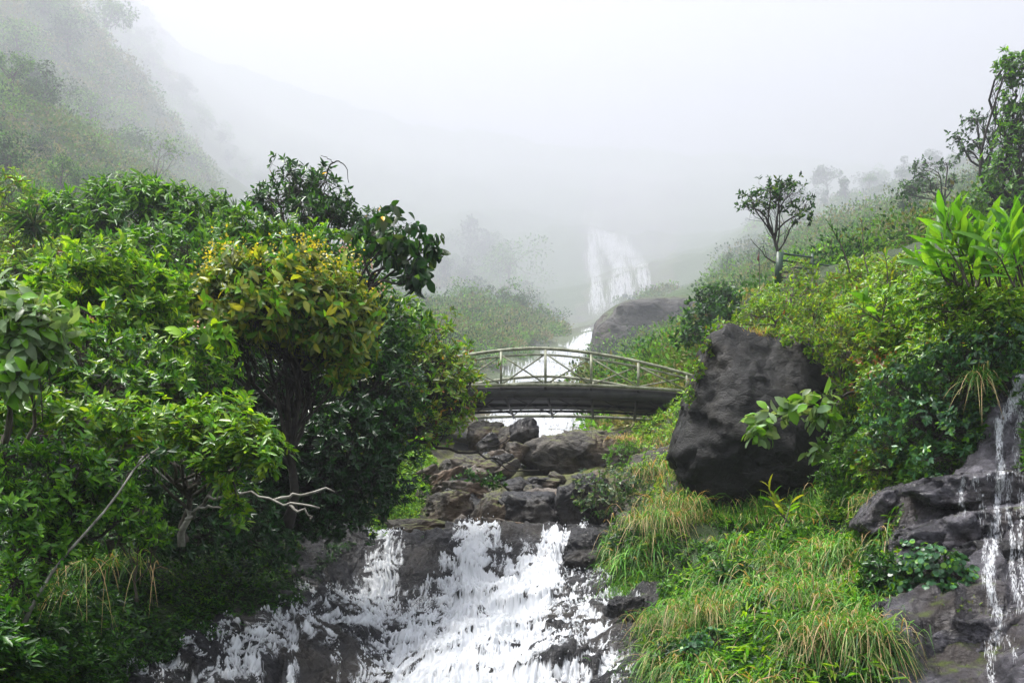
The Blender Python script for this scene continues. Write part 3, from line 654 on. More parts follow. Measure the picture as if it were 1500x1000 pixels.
def shaped_rock(name, label, cat, outline, Y0, thick, mat, seed, bulge=.35, sub=6, amp=.03, soft=26, front=None):
    """rock whose silhouette follows an outline: front and back outlines at their own distances, plus front points"""
    pts = []; thick = FY_(Y0 + thick) - FY_(Y0); Y0 = FY_(Y0)
    for (px, py) in outline:
        pts.append(W(px, py, Y0)); pts.append(W(px, py, Y0 + thick) * np.array([.97, 1, .985]))
    for (px, py, dy) in (front or []): pts.append(W(px, py, Y0 - dy))
    pts = np.array(pts); cen = pts.mean(0)
    n, d = hull_planes(pts - cen)
    v, f = poly_rock(cen * 0, n, d, sub, soft, amp, seed, 1.8)
    ob = mesh_np(name, v, [f], M[mat], smooth=True); ob.location = cen
    return tag(ob, label, cat)

# ------------------------------------------------------------------ trees and shrubs
GROW = 1.3
def curve(a, b, n=7, sag=.0, wob=.06, seed=None):
    t = np.linspace(0, 1, n)[:, None]; d = np.linalg.norm(b - a)
    p = a + (b - a) * t
    off = rng.normal(size=3) * wob * d; off2 = rng.normal(size=3) * wob * d * .6
    return p + off * np.sin(t * math.pi) + off2 * np.sin(t * 2 * math.pi) + np.array([0, 0, 1.0]) * sag * d * np.sin(t * math.pi)

def plant(name, label, cat, base, lobes, leaf=.13, ratio=.34, n=8, pal='mid', young=None, per=60, gap=.38, tpl='hex', mat='leaf', trunk=.06, bark='bark', spread=(35, 85), droop=.15,
          shell=.45, twig=.5, group=None, up=.5, fork=.45, extra=None, stems=1, wob=.05, gapf=1.3, grow=GROW):
    """lobes: (px, py, rx, ry, Y [, depth radius in m]) in photo pixels at distance Y. base: (px, py, Y)"""
    b = W(base[0], base[1], FY_(base[2])); root = empty(name, b); tag(root, label, cat, group)
    lob = []; lobes = [(*l[:4], FY_(l[4]), *l[5:]) for l in lobes]
    for l in lobes:
        c = W(l[0], l[1], l[4]); s = l[4] / F * GROW
        lob.append((c, np.array([l[2] * s, (l[5] if len(l) > 5 else (l[2] + l[3]) * .5 * s), l[3] * s]), l[2] * l[3]))
    wood = MB(); cen = np.mean([c for c, _, _ in lob], 0)
    forks = []
    for k in range(stems):
        bb = b + (rng.normal(size=3) * np.array([.12, .12, 0]) * k)
        fp = bb + (cen - bb) * fork + rng.normal(size=3) * .08 * np.linalg.norm(cen - b) * (1 if stems > 1 else .4)
        tp = curve(bb, fp, 8, 0, wob); wood.tube(tp, np.linspace(trunk, trunk * .55, 8) / math.sqrt(stems) * np.r_[1.35, 1.1, np.ones(6)], 8); forks.append(tp)
    lob = [(c, R * grow / GROW, a) for c, R, a in lob]
    tot = sum(a for _, _, a in lob); P, D = [], []
    for c, R, a in lob:
        fp = forks[rng.integers(stems)][rng.integers(4, 8)]
        lp = curve(fp, c, 8, .05, .08); wood.tube(lp, np.linspace(trunk * .45, max(.008, trunk * .16), 8), 6)
        m = max(6, int(per * a / 1500.0 * 1.3))
        u = rvec(m * 3); rad = (shell + (1 - shell) * rng.random(m * 3)) ** .6; rad = np.where(rng.random(m * 3) < .16, rng.uniform(1.0, 1.42, m * 3), rad)
        p = c + u * R * rad[:, None]
        g = vnoise(p * gapf / max(R.mean(), .2) + 7.7, 90 + len(P)) * .6 + vnoise(p * gapf * 2.6 / max(R.mean(), .2), 93) * .4
        p, u = p[g > gap][:m], u[g > gap][:m]
        if not len(p): continue
        d = nz(u * np.array([1, 1, .7]) + np.array([0, 0, up]) + rng.normal(size=p.shape) * .3)
        P.append(p); D.append(d)
        kk = rng.random(len(p)) < twig
        sub = [curve(lp[rng.integers(2, 8)], c + (q_ - c) * .5, 5, .02, .1) for q_ in p[kk][:: 6]]
        for s_ in sub: wood.tube(s_, np.linspace(max(.007, trunk * .16), .005, 5), 4)
        for q_, d_ in zip(p[kk], d[kk]):
            src = lp[rng.integers(3, 8)] if (not sub or rng.random() < .3) else sub[rng.integers(len(sub))][rng.integers(2, 5)]
            wood.tube(curve(src, q_ - d_ * leaf * .4, 4, -.03, .09), np.linspace(max(.005, trunk * .09), .0035, 4), 3)
    P, D = np.concatenate(P), np.concatenate(D)
    v, fs, c = whorls(P, D, n, leaf, PAL[pal], ratio, spread, droop, .7, tpl, young)
    if extra: 
        e = extra(P, D); v, fs, c = merge([(v, fs, c), e])
    wood.build('trunk', M[bark], root)
    mesh_np('crown', v - b, fs, M[mat], c, parent=root)
    return root
# ================================================================== camera, light, air
cam = bpy.data.objects.new('camera', bpy.data.cameras.new('camera')); link(cam); SC.camera = cam
cam.rotation_euler = (math.radians(90), 0, 0)
cam.data.lens = 36 * F / 1500; cam.data.sensor_width = 36; cam.data.shift_y = (H - 500) / 1500; cam.data.clip_end = 6000; cam.data.clip_start = .1
SUN_EL, SUN_AZ = math.radians(70), math.radians(-85)      # azimuth from straight ahead towards the right
wd = bpy.data.worlds.new('World'); SC.world = wd; wd.use_nodes = True
nt = wd.node_tree; nt.nodes.clear()
wo = nt.nodes.new('ShaderNodeOutputWorld'); bg = nt.nodes.new('ShaderNodeBackground'); sky = nt.nodes.new('ShaderNodeTexSky')
sky.sky_type = 'NISHITA'; sky.sun_disc = False; sky.sun_elevation = SUN_EL; sky.sun_rotation = SUN_AZ; sky.dust_density = 6; sky.air_density = 1.0; sky.ozone_density = 1.0
hs = nt.nodes.new('ShaderNodeHueSaturation'); hs.inputs['Saturation'].default_value = .34
nt.links.new(sky.outputs[0], hs.inputs['Color']); nt.links.new(hs.outputs[0], bg.inputs['Color']); nt.links.new(bg.outputs[0], wo.inputs[0])
bg.inputs['Strength'].default_value = .09
sl = bpy.data.lights.new('sun', 'SUN'); sl.energy = 5.0; sl.angle = math.radians(18); sl.color = (1, .97, .92)
so = link(bpy.data.objects.new('sun', sl))
sd = Vector((math.sin(SUN_AZ) * math.cos(SUN_EL), math.cos(SUN_AZ) * math.cos(SUN_EL), math.sin(SUN_EL)))
so.rotation_euler = sd.to_track_quat('Z', 'Y').to_euler()
hz = MB(); hz.box((0, 1450, 532), (2100, 0, 0), (0, 1600, 0), (0, 0, 552)); hm, hnt, hout = newmat('haze air')
pv = hnt.nodes.new('ShaderNodeVolumePrincipled'); pv.inputs['Color'].default_value = (.445, .457, .51, 1); pv.inputs['Density'].default_value = SIGMA; pv.inputs['Anisotropy'].default_value = .2
pv.inputs['Density Attribute'].default_value = ''
hnt.links.new(pv.outputs[0], hout.inputs['Volume'])
tag(hz.build('haze', hm, smooth=False), kind='stuff')
SC.view_settings.view_transform = 'Standard'; SC.view_settings.look = 'None'; SC.view_settings.gamma = 1; SC.view_settings.exposure = 2.64
cy = SC.cycles; cy.max_bounces = 7; cy.diffuse_bounces = 3; cy.glossy_bounces = 2; cy.transmission_bounces = 4; cy.volume_bounces = 2; cy.transparent_max_bounces = 8
cy.use_denoising = True; cy.denoiser = 'OPENIMAGEDENOISE'; cy.use_adaptive_sampling = True; cy.adaptive_threshold = .015; cy.caustics_reflective = False; cy.caustics_refractive = False
cy.sample_clamp_indirect = 6

# ================================================================== waterfalls
# ================================================================== rocks
shaped_rock('boulder', 'huge dark mossy boulder beside the right end of the footbridge', 'boulder',
    [(1046, 486), (1075, 482), (1150, 489), (1215, 500), (1240, 560), (1246, 660), (1222, 735), (1110, 745), (1030, 728), (984, 668), (1004, 606), (1018, 556)], 17.6, 3.0, 'rock_dark', 21, amp=.055, sub=6, soft=90,
    front=[(1078, 545, .55), (1058, 640, .9), (1150, 640, 1.1), (1085, 705, .5), (1190, 700, .8)])
shaped_rock('boulder', 'broad brown boulder overhanging a dark hollow under the footbridge', 'boulder',
    [(752, 668), (772, 642), (842, 627), (905, 634), (962, 682), (958, 722), (900, 706), (852, 716), (800, 690)], 24.5, 1.6, 'rock_brown', 14, amp=.075, soft=16, front=[(850, 655, .5)])
shaped_rock('rock_outcrop', 'hazy grey rock outcrop right of the upper waterfall', 'rock outcrop',
    [(866, 505), (870, 472), (905, 440), (960, 431), (1020, 426), (1070, 440), (1080, 610), (862, 610)], 68, 10, 'rock_far', 6, amp=.05, soft=18, front=[(950, 500, 5)])
shaped_rock('rock_outcrop', 'pale foggy cliff at the left edge of the hill behind the thin tree', 'rock outcrop',
    [(1034, 420), (1046, 388), (1072, 366), (1115, 352), (1125, 425)], 140, 40, 'rock_far', 9, amp=.08, soft=12)
BL = [
 ('grey angular boulder at the left foot of the bridge waterfall', 712, 640, 27, 26, 24, 'rock_brown', 2, 0),
 ('small mossy knob between the grey and the broad brown boulder', 744, 650, 26.5, 17, 26, 'rock_brown', 5, .2),
 ('brown boulder behind the low green bush in the pool rocks', 690, 690, 23.6, 50, 34, 'rock_brown', 8, 0),
 ('long pale slab sloping down beside the mossy left bank', 640, 712, 22.8, 50, 20, 'rock_pale', 11, -.62),
 ('pinkish flat topped rock left of the dark hollow', 690, 727, 22.2, 42, 20, 'rock_pale', 12, .05),
 ('blotchy brown wedge of rock above the mossy lip of the cascade', 656, 750, 21.2, 46, 30, 'rock_brown', 15, -.15),
 ('low dark rock on the lip between the two white drops', 622, 776, 20.2, 52, 20, 'rock_brown', 18, 0),
 ('pointed brown rock leaning right in the middle of the pool', 722, 752, 20.7, 34, 42, 'rock_brown', 22, .5),
 ('smooth wet black boulder in the pool above the cascade', 778, 754, 20.4, 62, 38, 'rock_wet', 25, -.1),
 ('wet black boulder with moss streak beside the narrow spout', 836, 756, 20.3, 32, 42, 'rock_wet', 27, .1),
 ('pale flat stone at the feet of the pointed brown rock', 750, 778, 19.8, 44, 14, 'rock_pale', 31, .1),
 ('small upright grey pebble shaped stone under the hollow', 773, 721, 22.0, 9, 12, 'rock_brown', 35, 0),
 ('rounded reddish stone right of the upright grey stone', 806, 728, 21.9, 28, 14, 'rock_pale', 36, .1),
 ('wet grey block between the wedge and the pointed rock', 690, 748, 21.4, 26, 26, 'rock_wet', 37, .2),
 ('shadowed brown rock under the leafy bush by the narrow spout', 872, 745, 21.0, 34, 48, 'rock_wet', 38, 0),
 ('black wet rock below the narrow spout at the right of the lip', 868, 810, 17.9, 36, 34, 'rock_wet', 41, .2),
 ('brown earth covered rock on the slope below the footbridge', 985, 700, 22.5, 60, 50, 'rock_brown', 44, .5),
 ('half buried dark rock at the edge of the grassy bank', 915, 892, 14.4, 26, 18, 'rock_wet', 47, 0),
]
for lb, px, py, Y, rx, ry, mt, sd_, ti in BL: boulder('boulder', lb, 'boulder', px, py, Y, rx, ry, mt, sd_, tilt=-ti, sub=5, amp=.13)
r3 = np.random.default_rng(77)
for k in range(46):
    if k < 30: px, py = r3.uniform(600, 870), r3.uniform(696, 788)
    elif k < 40: px, py = r3.uniform(670, 770), r3.uniform(630, 700)
    else: px, py = r3.uniform(930, 1000), r3.uniform(660, 730)
    Y = float(np.interp(py, [630, 700, 790], [25.5, 22.6, 19.6])) + .3; rx = r3.uniform(9, 24)
    boulder('stone', 'broken stone lying among the larger pool rocks between cascade and footbridge' if k < 40 else 'broken stone on the earthy slope below the right end of the footbridge', 'stone', px, py, Y, rx, rx * r3.uniform(.5, .95), ('rock_brown', 'rock_pale', 'rock_wet')[k % 3], 300 + k, tilt=r3.uniform(-.6, .6), sub=4, group='stones among the pool rocks' if k < 40 else 'stones on the slope below the footbridge')
LG = [
 ('topmost smooth grey ledge of the right hand trickling fall', [(1332, 716), (1368, 698), (1440, 690), (1600, 690), (1600, 745), (1430, 752), (1360, 738)], 11.25, 1.6, 2),
 ('second slanting grey ledge above the round leaved creeper', [(1308, 796), (1340, 772), (1410, 750), (1600, 735), (1600, 800), (1440, 812), (1380, 792), (1330, 806)], 10.75, 1.6, 4),
 ('dark wet ledge face right of the round leaved creeper', [(1385, 812), (1440, 792), (1600, 785), (1600, 905), (1440, 905), (1395, 880)], 10.35, 1.4, 7),
 ('low dark ledge below the round leaved creeper', [(1275, 890), (1310, 868), (1380, 880), (1430, 905), (1420, 960), (1300, 960)], 10.1, 1.4, 9),
 ('broad grey ledge in the bottom right corner', [(1312, 1010), (1330, 945), (1385, 910), (1450, 893), (1600, 885), (1600, 1080), (1320, 1080)], 9.45, 1.5, 13),
 ('wet black cliff behind the falling water at the right edge', [(1440, 700), (1450, 600), (1480, 545), (1620, 520), (1620, 705)], 12.5, 1.6, 17),
 ('brown rock strip between the bank shrubs and the top ledge', [(1255, 770), (1290, 720), (1345, 705), (1360, 740), (1310, 790)], 12.4, 1.2, 23),
]
for lb, ol, Y, th, sd_ in LG: shaped_rock('rock_ledge', lb, 'rock ledge', ol, Y, th, 'rock_ledge' if 'black' not in lb and 'dark' not in lb else 'rock_wet', sd_, amp=.10, soft=14, sub=6)

sx_, sq_ = grid(np.arange(3.2, 9.5, .03), np.arange(7.5, 13.6, .03), lambda x, y: ground(x, y) + .06 + bed_noise(x * .8, y * .8, ground(x, y) * .8) * 1.0)
qx, qy = proj(sx_[:, 0], sx_[:, 1], sx_[:, 2]); kp = in_poly(qx, qy, [(1285, 1200), (1275, 1000), (1290, 900), (1300, 800), (1300, 720), (1390, 690), (1440, 600), (1470, 530), (1700, 480), (1700, 1200)])
kq = sq_[kp[sq_].all(1)]; used = np.unique(kq); rm = -np.ones(len(sx_), int); rm[used] = np.arange(len(used))
tag(mesh_np('rock_slope', sx_[used], [rm[kq]], M['rock_ledge'], smooth=True), kind='structure')

# ================================================================== waterfalls
far_tree_bvh = bvh_of([HILLS, bpy.data.objects['ground']])
UPPER = [([(868, 325, 5), (866, 360, 7), (872, 400, 7), (874, 446, 8)], .8), ([(874, 328, 6), (896, 352, 9), (912, 390, 10), (918, 446, 14)], .85), ([(878, 332, 5), (915, 350, 8), (940, 385, 9), (950, 440, 10)], .85), ([(890, 345, 5), (905, 380, 7), (893, 446, 10)], .6), ([(874, 436, 12), (872, 462, 9), (868, 486, 8)], .95)]
veil('waterfall', UPPER, 1500, 30, .6, far_tree_bvh, 5, .004, .12, .34)
MIDDLE = [([(872, 466, 4), (862, 480, 7), (846, 502, 11), (830, 518, 17), (818, 548, 26), (808, 590, 30), (800, 660, 34)], 1.0), ([(800, 508, 5), (830, 512, 6)], .7), ([(812, 515, 7), (785, 530, 10), (762, 555, 14), (744, 590, 22), (732, 660, 34)], .82), ([(850, 600, 8), (846, 655, 8)], .5), ([(770, 560, 30), (766, 655, 34)], .5)]
veil('waterfall', MIDDLE, 5400, 26, .8, far_tree_bvh, 8, .005, -.15, .42)
side = bvh_of([o for o in bpy.data.objects if o.name.startswith(('rock_ledge', 'rock_slope'))])
SIDE = [
    ([(1500, 552, 12), (1488, 580, 12), (1478, 602, 8), (1464, 615, 7), (1463, 640, 5), (1467, 690, 6)], 1.0), ([(1500, 560, 10), (1496, 600, 8), (1490, 640, 5), (1492, 690, 5)], .6), ([(1445, 694, 5), (1500, 694, 5)], .5),
    ([(1468, 696, 8), (1462, 730, 6), (1460, 762, 5), (1456, 800, 7), (1448, 835, 9), (1452, 870, 8), (1460, 893, 8)], .8), ([(1412, 700, 4), (1408, 720, 5), (1410, 746, 5)], .75), ([(1455, 765, 5), (1442, 800, 4), (1444, 850, 5)], .62), ([(1480, 700, 5), (1476, 740, 4), (1484, 790, 5), (1480, 830, 5), (1492, 880, 5)], .66),
    ([(1496, 720, 6), (1494, 800, 5), (1500, 880, 5)], .6), ([(1462, 895, 10), (1466, 920, 6), (1452, 940, 9), (1450, 975, 5), (1455, 1002, 6)], .62), ([(1446, 894, 4), (1500, 894, 4)], .4), ([(1430, 700, 6), (1440, 740, 5), (1434, 760, 5)], .5), ([(1475, 930, 8), (1490, 960, 6)], .42)]
film('trickle', (1400, 1506, 548, 1002), (.5, .7), SIDE,
    side, 15, (.42, .12), .66, .0016, 1.1, jump=.015)
veil('trickle', SIDE, 700, 14, .30, side, 16, .002, 0.0, .6)

# ================================================================== footbridge
br = empty('footbridge', W(785, 570, 27)); tag(br, 'arched green grey metal footbridge with crossed braces below the waterfall', 'footbridge')
YN, YF = 27.0, 30.7
def arch(px, Y, base, rise, k=1.0, skew=0.0):
    """point of an arched chord: pixel column at the near side, lower chord row base in the middle"""
    d = abs(px - 785) / 235.0
    x = (px - 785) / F * YN + (35 / F * YN) + skew
    z = (H - base) / F * YN - (11 / F * YN) * d ** 2 + rise(d)
    return np.array([x, Y, z])
S = YN / F
railh = lambda d: (53 - 31 * d ** 1.6) * S
zero = lambda d: 0.0
PXS = np.linspace(500, 1052, 36)
POSTS = [530, 597, 664, 734, 799, 866, 935, 1006]
def chord(Y, f, r, dz=0.0, skew=0.0, mat='bridge', nm='chord', box=None, par=br):
    m_ = MB(); pts = np.array([arch(p, Y, 563, f, skew=skew) + np.array([0, 0, dz]) for p in PXS])
    if box is None: m_.tube(pts, r, 8)
    else:
        hw, hh = box[0] / 2, box[1] / 2; rg = np.array([(0, -hw, -hh), (0, hw, -hh), (0, hw, hh), (0, -hw, hh)]); k = np.arange(len(pts) - 1)[:, None] * 4; j = np.arange(4)[None]
        m_.add((pts[:, None] + rg[None]).reshape(-1, 3), np.r_[np.stack([k + j, k + 4 + j, k + 4 + (j + 1) % 4, k + (j + 1) % 4], -1).reshape(-1, 4), [[0, 1, 2, 3], [len(pts) * 4 - 1, len(pts) * 4 - 2, len(pts) * 4 - 3, len(pts) * 4 - 4]]])
    return m_.build(nm, M[mat], par, smooth=box is None)
SK = .40
for Y, sk, nm in ((YN, 0, 'near'), (YF, SK, 'far')):
    chord(Y, railh, .05, skew=sk, nm='handrail'); chord(Y, lambda d: railh(d) - .19 * (railh(d) / 1.1) ** .5, .033, skew=sk, nm='rail')
    chord(Y, zero, .05, skew=sk, nm='lower_chord')
    for p in POSTS:
        a = arch(p, Y, 563, zero, skew=sk); b = arch(p, Y, 563, railh, skew=sk); m_ = MB()
        m_.box((a + b) / 2, (.038, 0, 0), (0, .032, 0), (b - a) / 2); m_.build('post', M['bridge'], br, smooth=False)
    for k, (p, p2) in enumerate(zip(POSTS[:-1], POSTS[1:])):
        lo = lambda q_: arch(q_, Y, 563, zero, skew=sk) + np.array([0, 0, .05]); hi = lambda q_: arch(q_, Y, 563, lambda d: railh(d) - .2 * (railh(d) / 1.1) ** .5 + (.18 if Y == YN else 0) * 0, skew=sk)
        m_ = MB(); m_.tube([lo(p + 3) + np.array([0, .03, 0]), hi(p2 - 3) + np.array([0, .03, 0])], .024, 6); m_.build('brace', M['bridge'], br)
        m_ = MB(); m_.tube([hi(p + 3) - np.array([0, .03, 0]), lo(p2 - 3) - np.array([0, .03, 0])], .024, 6); m_.build('brace', M['bridge'], br)
chord(YN + .12, zero, 0, dz=-.20, nm='edge_beam', mat='bridge_dark', box=(.10, .34))
chord(YN + 1.75, zero, 0, dz=-.10, skew=.2, nm='deck_plate', mat='bridge_dark', box=(3.0, .06))
chord(YF - 1.3, zero, 0, dz=-.12, skew=.30, nm='stringer', mat='bridge_dark', box=(.10, .16))
chord(YF + .1, zero, .055, dz=-.26, skew=SK + .02, nm='bottom_tube')
chord(YF - .5, zero, .045, dz=-.20, skew=SK, nm='bottom_tube', mat='bridge_dark')
for p in POSTS:
    m_ = MB(); a = arch(p, YN, 563, zero) + np.array([0, .02, -.10]); b = arch(p, YF + .1, 563, zero, skew=SK) + np.array([0, 0, -.30])
    m_.tube([a, b], .045, 6); m_.build('cross_beam', M['bridge_dark'], br)
for p, p2 in zip(POSTS[:-1], POSTS[1:]):
    m_ = MB(); m_.tube([arch(p, YN + .2, 563, zero) + np.array([0, 0, -.2]), arch(p2, YF, 563, zero, skew=SK) + np.array([0, 0, -.22])], .02, 5)
    m_.tube([arch(p2, YN + .2, 563, zero) + np.array([0, 0, -.2]), arch(p, YF, 563, zero, skew=SK) + np.array([0, 0, -.22])], .02, 5); m_.build('bracing', M['bridge_dark'], br)

# railing on the terrace at the right
fr = empty('railing', W(1142, 410, 24)); tag(fr, 'dark green metal railing with five slanting bars at the foot of the thin tree', 'railing')
m_ = MB(); m_.box(W(1141, 392, 24), (.09, 0, 0), (0, .03, 0), (.03, 0, .42)); m_.build('post_panel', M['rail_green'], fr, smooth=False)
m_ = MB(); m_.box(W(1190, 394, 25.2), (.035, 0, 0), (0, .035, 0), (0, 0, .42)); m_.build('post', M['rail_green'], fr, smooth=False)
for a, b in ((371, 377), (381, 386), (390, 394), (398, 401), (406, 409)):
    m_ = MB(); m_.tube([W(1143, a, 24), W(1190, b, 25.2)], .026, 6); m_.build('bar', M['rail_green'], fr)
m_ = MB(); m_.tube([W(1190, 386, 25.2), W(1238, 392, 26.5)], .022, 6); m_.build('bar', M['rail_green'], fr)
fl = empty('pennant', W(1113, 420, 26)); tag(fl, 'small dark red pennant on a thin stick near the thin tree', 'pennant')
m_ = MB(); m_.tube([W(1113, 420, 26), W(1112, 367, 26)], .012, 5); m_.build('stick', M['bark'], fl)
a, b, c_ = W(1112, 368, 26), W(1112, 384, 26), W(1109, 380, 26.1)
mesh_np('cloth', np.array([a, c_, b, a + [0, .01, 0], c_ + [0, .01, 0], b + [0, .01, 0]]) - np.array(fl.location), [[[0, 1, 2], [5, 4, 3]], [[0, 3, 4, 1], [1, 4, 5, 2], [2, 5, 3, 0]]], M['cloth_red'], parent=fl)
# ================================================================== left grove
def yellows(k, size=.2, c=YEL, tpl='hex'):
    def f(P, D):
        i = rng.choice(len(P), min(k, len(P)), replace=False)
        return leaves(P[i] + D[i] * .05, nz(D[i] + rvec(len(i)) * .8), rvec(len(i)) + np.array([0, 0, 1.]), np.full(len(i), size), np.full(len(i), size * .45), np.array(c) * rng.uniform(.8, 1.2, (len(i), 1)), tpl)
    return f
def florets(k, c, size=.03, sp=.09):
    def f(P, D):
        top = np.argsort(-P[:, 2] + rng.normal(size=len(P)) * .35)[:k]
        idx = np.repeat(top, 16); n = len(idx)
        p = P[idx] + D[idx] * rng.uniform(.05, .2, (n, 1)) + rng.normal(size=(n, 3)) * sp * .5
        return leaves(p, rvec(n), rvec(n), rng.uniform(.6, 1.3, n) * size, np.full(n, size * .8), np.array(c) * rng.uniform(.7, 1.3, (n, 1)), 'quad')
    return f
def both(*fs): return lambda P, D: merge([f(P, D) for f in fs])

plant('tree', 'round crowned dark green tree standing against the fog', 'tree', (452, 560, 20.5),
      [(430, 262, 34, 24, 20), (400, 292, 34, 22, 20), (470, 276, 36, 26, 20.2), (500, 302, 36, 24, 20), (455, 305, 42, 20, 19.6), (540, 322, 30, 18, 20), (560, 342, 34, 16, 19.6), (515, 335, 24, 14, 20), (385, 300, 18, 14, 19.8)],
      leaf=.15, n=9, pal='dark', young=MID, per=80, gap=.42, trunk=.1, bark='bark', mat='leaf_gloss', twig=.8, fork=.72, grow=1.1, extra=yellows(9, .13, YEL))
plant('tree', 'drooping branch of big dark leaves hanging out against the fog', 'tree', (470, 520, 15.5),
      [(575, 330, 50, 20, 15), (615, 352, 34, 30, 15), (560, 362, 34, 20, 15), (608, 398, 22, 30, 14.8), (540, 340, 30, 18, 15.2), (590, 372, 40, 24, 15)],
      leaf=.25, ratio=.42, n=6, pal='dark', young=(.06, .09, .03), per=17, gap=.3, tpl='big', trunk=.06, bark='bark_dark', spread=(35, 80), droop=.95, up=-.15, twig=.9, fork=.7, grow=1.0, extra=yellows(1, .16, YEL))
plant('tree', 'olive leaved tree with yellow flower heads in the middle of the grove', 'tree', (420, 770, 14.5),
      [(400, 398, 60, 32, 13), (352, 408, 44, 26, 13.1), (452, 412, 44, 30, 13), (440, 450, 62, 34, 13), (370, 455, 56, 34, 12.8), (490, 455, 36, 40, 13.2), (330, 440, 40, 26, 12.9), (415, 480, 62, 26, 13.2), (475, 500, 46, 30, 13.3), (520, 470, 30, 40, 13.6), (330, 470, 46, 26, 12.8), (500, 530, 30, 26, 13.5), (290, 430, 30, 16, 13)],
      leaf=.175, ratio=.36, n=8, pal='gold', young=(.24, .24, .03), per=74, gap=.42, tpl='big', trunk=.085, bark='bark_dark', droop=.3, twig=.8, up=.35, fork=.55,
      extra=both(florets(60, (.42, .36, .04), .045, .15), yellows(16, .26, (.20, .28, .14), 'big')))
plant('tree', 'lime green leafy tree left of the olive tree', 'tree', (165, 800, 13),
      [(150, 385, 58, 26, 12), (115, 420, 55, 34, 12), (190, 420, 50, 36, 12.1), (150, 460, 78, 34, 11.8), (215, 465, 40, 30, 12), (85, 455, 40, 28, 12), (240, 430, 30, 30, 12.3)],
      leaf=.14, n=9, pal='bright', young=(.17, .27, .03), per=80, gap=.36, trunk=.07, mat='leaf_thin', up=.7, fork=.6)
plant('tree', 'open branched shrubby tree under the foggy left slope', 'tree', (185, 520, 21),
      [(140, 300, 54, 24, 20), (200, 290, 46, 22, 20), (255, 305, 50, 26, 20), (310, 320, 40, 24, 20.3), (150, 270, 18, 10, 20), (212, 266, 16, 10, 20), (318, 292, 18, 10, 20.2), (270, 284, 14, 9, 20), (100, 310, 30, 22, 20), (175, 335, 60, 24, 19.6), (260, 345, 60, 22, 19.6), (330, 345, 36, 20, 20)],
      leaf=.22, ratio=.27, n=9, pal='mid', young=BRIGHT, per=72, gap=.42, trunk=.09, bark='bark_dark', fork=.6, twig=.8, stems=2, spread=(45, 95))
plant('tree', 'fresh green tree filling the gap left of the round crowned tree', 'tree', (340, 600, 18),
      [(340, 355, 40, 26, 17.5), (385, 345, 40, 24, 17.6), (430, 352, 44, 22, 17.6), (480, 372, 40, 28, 17.4), (300, 375, 44, 24, 17.2), (360, 330, 34, 18, 17.6), (600, 470, 30, 30, 17), (520, 400, 36, 30, 17.2), (400, 380, 60, 26, 17), (545, 440, 32, 30, 17)],
      leaf=.17, n=9, pal='mid', young=LIME, per=82, gap=.32, trunk=.08, mat='leaf_gloss', up=.6)
plant('tree', 'dark pink flowered tree right of the olive tree', 'tree', (520, 700, 17),
      [(525, 425, 26, 34, 16.4), (545, 470, 34, 30, 16.2), (510, 500, 40, 40, 16.2), (560, 510, 40, 34, 16), (500, 560, 60, 42, 16), (560, 575, 50, 42, 15.8), (455, 560, 50, 44, 16)],
      leaf=.13, n=9, pal='dark', young=MID, per=88, gap=.30, trunk=.08, bark='bark_dark', mat='leaf_gloss', extra=florets(10, PINK, .045, .16))
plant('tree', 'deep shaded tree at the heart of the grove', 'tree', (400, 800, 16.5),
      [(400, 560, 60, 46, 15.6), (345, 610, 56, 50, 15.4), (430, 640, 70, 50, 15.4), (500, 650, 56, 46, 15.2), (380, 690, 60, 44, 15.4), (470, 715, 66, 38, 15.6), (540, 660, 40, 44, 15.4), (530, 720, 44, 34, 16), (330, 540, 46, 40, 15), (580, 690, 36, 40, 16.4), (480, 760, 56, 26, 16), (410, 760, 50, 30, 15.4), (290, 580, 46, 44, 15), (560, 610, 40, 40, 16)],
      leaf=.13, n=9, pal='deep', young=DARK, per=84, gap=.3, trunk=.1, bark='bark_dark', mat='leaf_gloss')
plant('tree', 'olive and rust leaved tree reaching over the left end of the footbridge', 'tree', (560, 760, 19.5),
      [(600, 482, 48, 24, 18.6), (640, 500, 44, 26, 18.6), (575, 510, 44, 30, 18.4), (660, 535, 40, 30, 18.6), (615, 545, 56, 30, 18.2), (690, 560, 24, 22, 18.6), (640, 580, 50, 30, 18.2), (585, 590, 46, 34, 18), (665, 600, 30, 22, 18.4), (610, 630, 46, 24, 18), (560, 640, 40, 30, 18)],
      leaf=.14, n=7, pal='mixed', young=GOLD, per=74, gap=.38, trunk=.08, bark='bark_dark', twig=.9, fork=.5, extra=both(yellows(20, .16, (.45, .25, .06)), florets(3, PINK, .05, .2)))
plant('tree', 'spreading shelf of glossy bright whorled leaves low in the grove', 'tree', (270, 790, 11.5),
      [(60, 600, 66, 18, 9.4), (130, 612, 60, 20, 9.4), (200, 608, 56, 20, 9.4), (270, 622, 56, 26, 9.3), (325, 612, 40, 32, 9.3), (365, 640, 40, 30, 9.2), (385, 668, 32, 24, 9.1), (300, 660, 50, 22, 9.3), (20, 605, 40, 22, 9.4), (220, 650, 60, 20, 9.5), (335, 690, 26, 26, 9.3), (348, 742, 16, 22, 9.2)],
      leaf=.115, n=9, pal='bright', young=(.14, .24, .04), per=60, gap=.36, trunk=.05, bark='bark', mat='leaf_gloss', spread=(45, 85), up=.9, fork=.55, extra=yellows(6, .10, YEL))
plant('tree', 'big pale leaved tree cut by the left edge of the photo', 'tree', (-20, 760, 9),
      [(20, 440, 50, 24, 8.6), (50, 470, 44, 24, 8.5), (15, 505, 46, 30, 8.5), (60, 505, 30, 22, 8.6), (10, 545, 44, 26, 8.4)],
      leaf=.185, ratio=.42, n=5, pal='pale', per=44, gap=.3, tpl='big', trunk=.05, droop=.35, twig=.8, extra=yellows(2, .11, YEL))
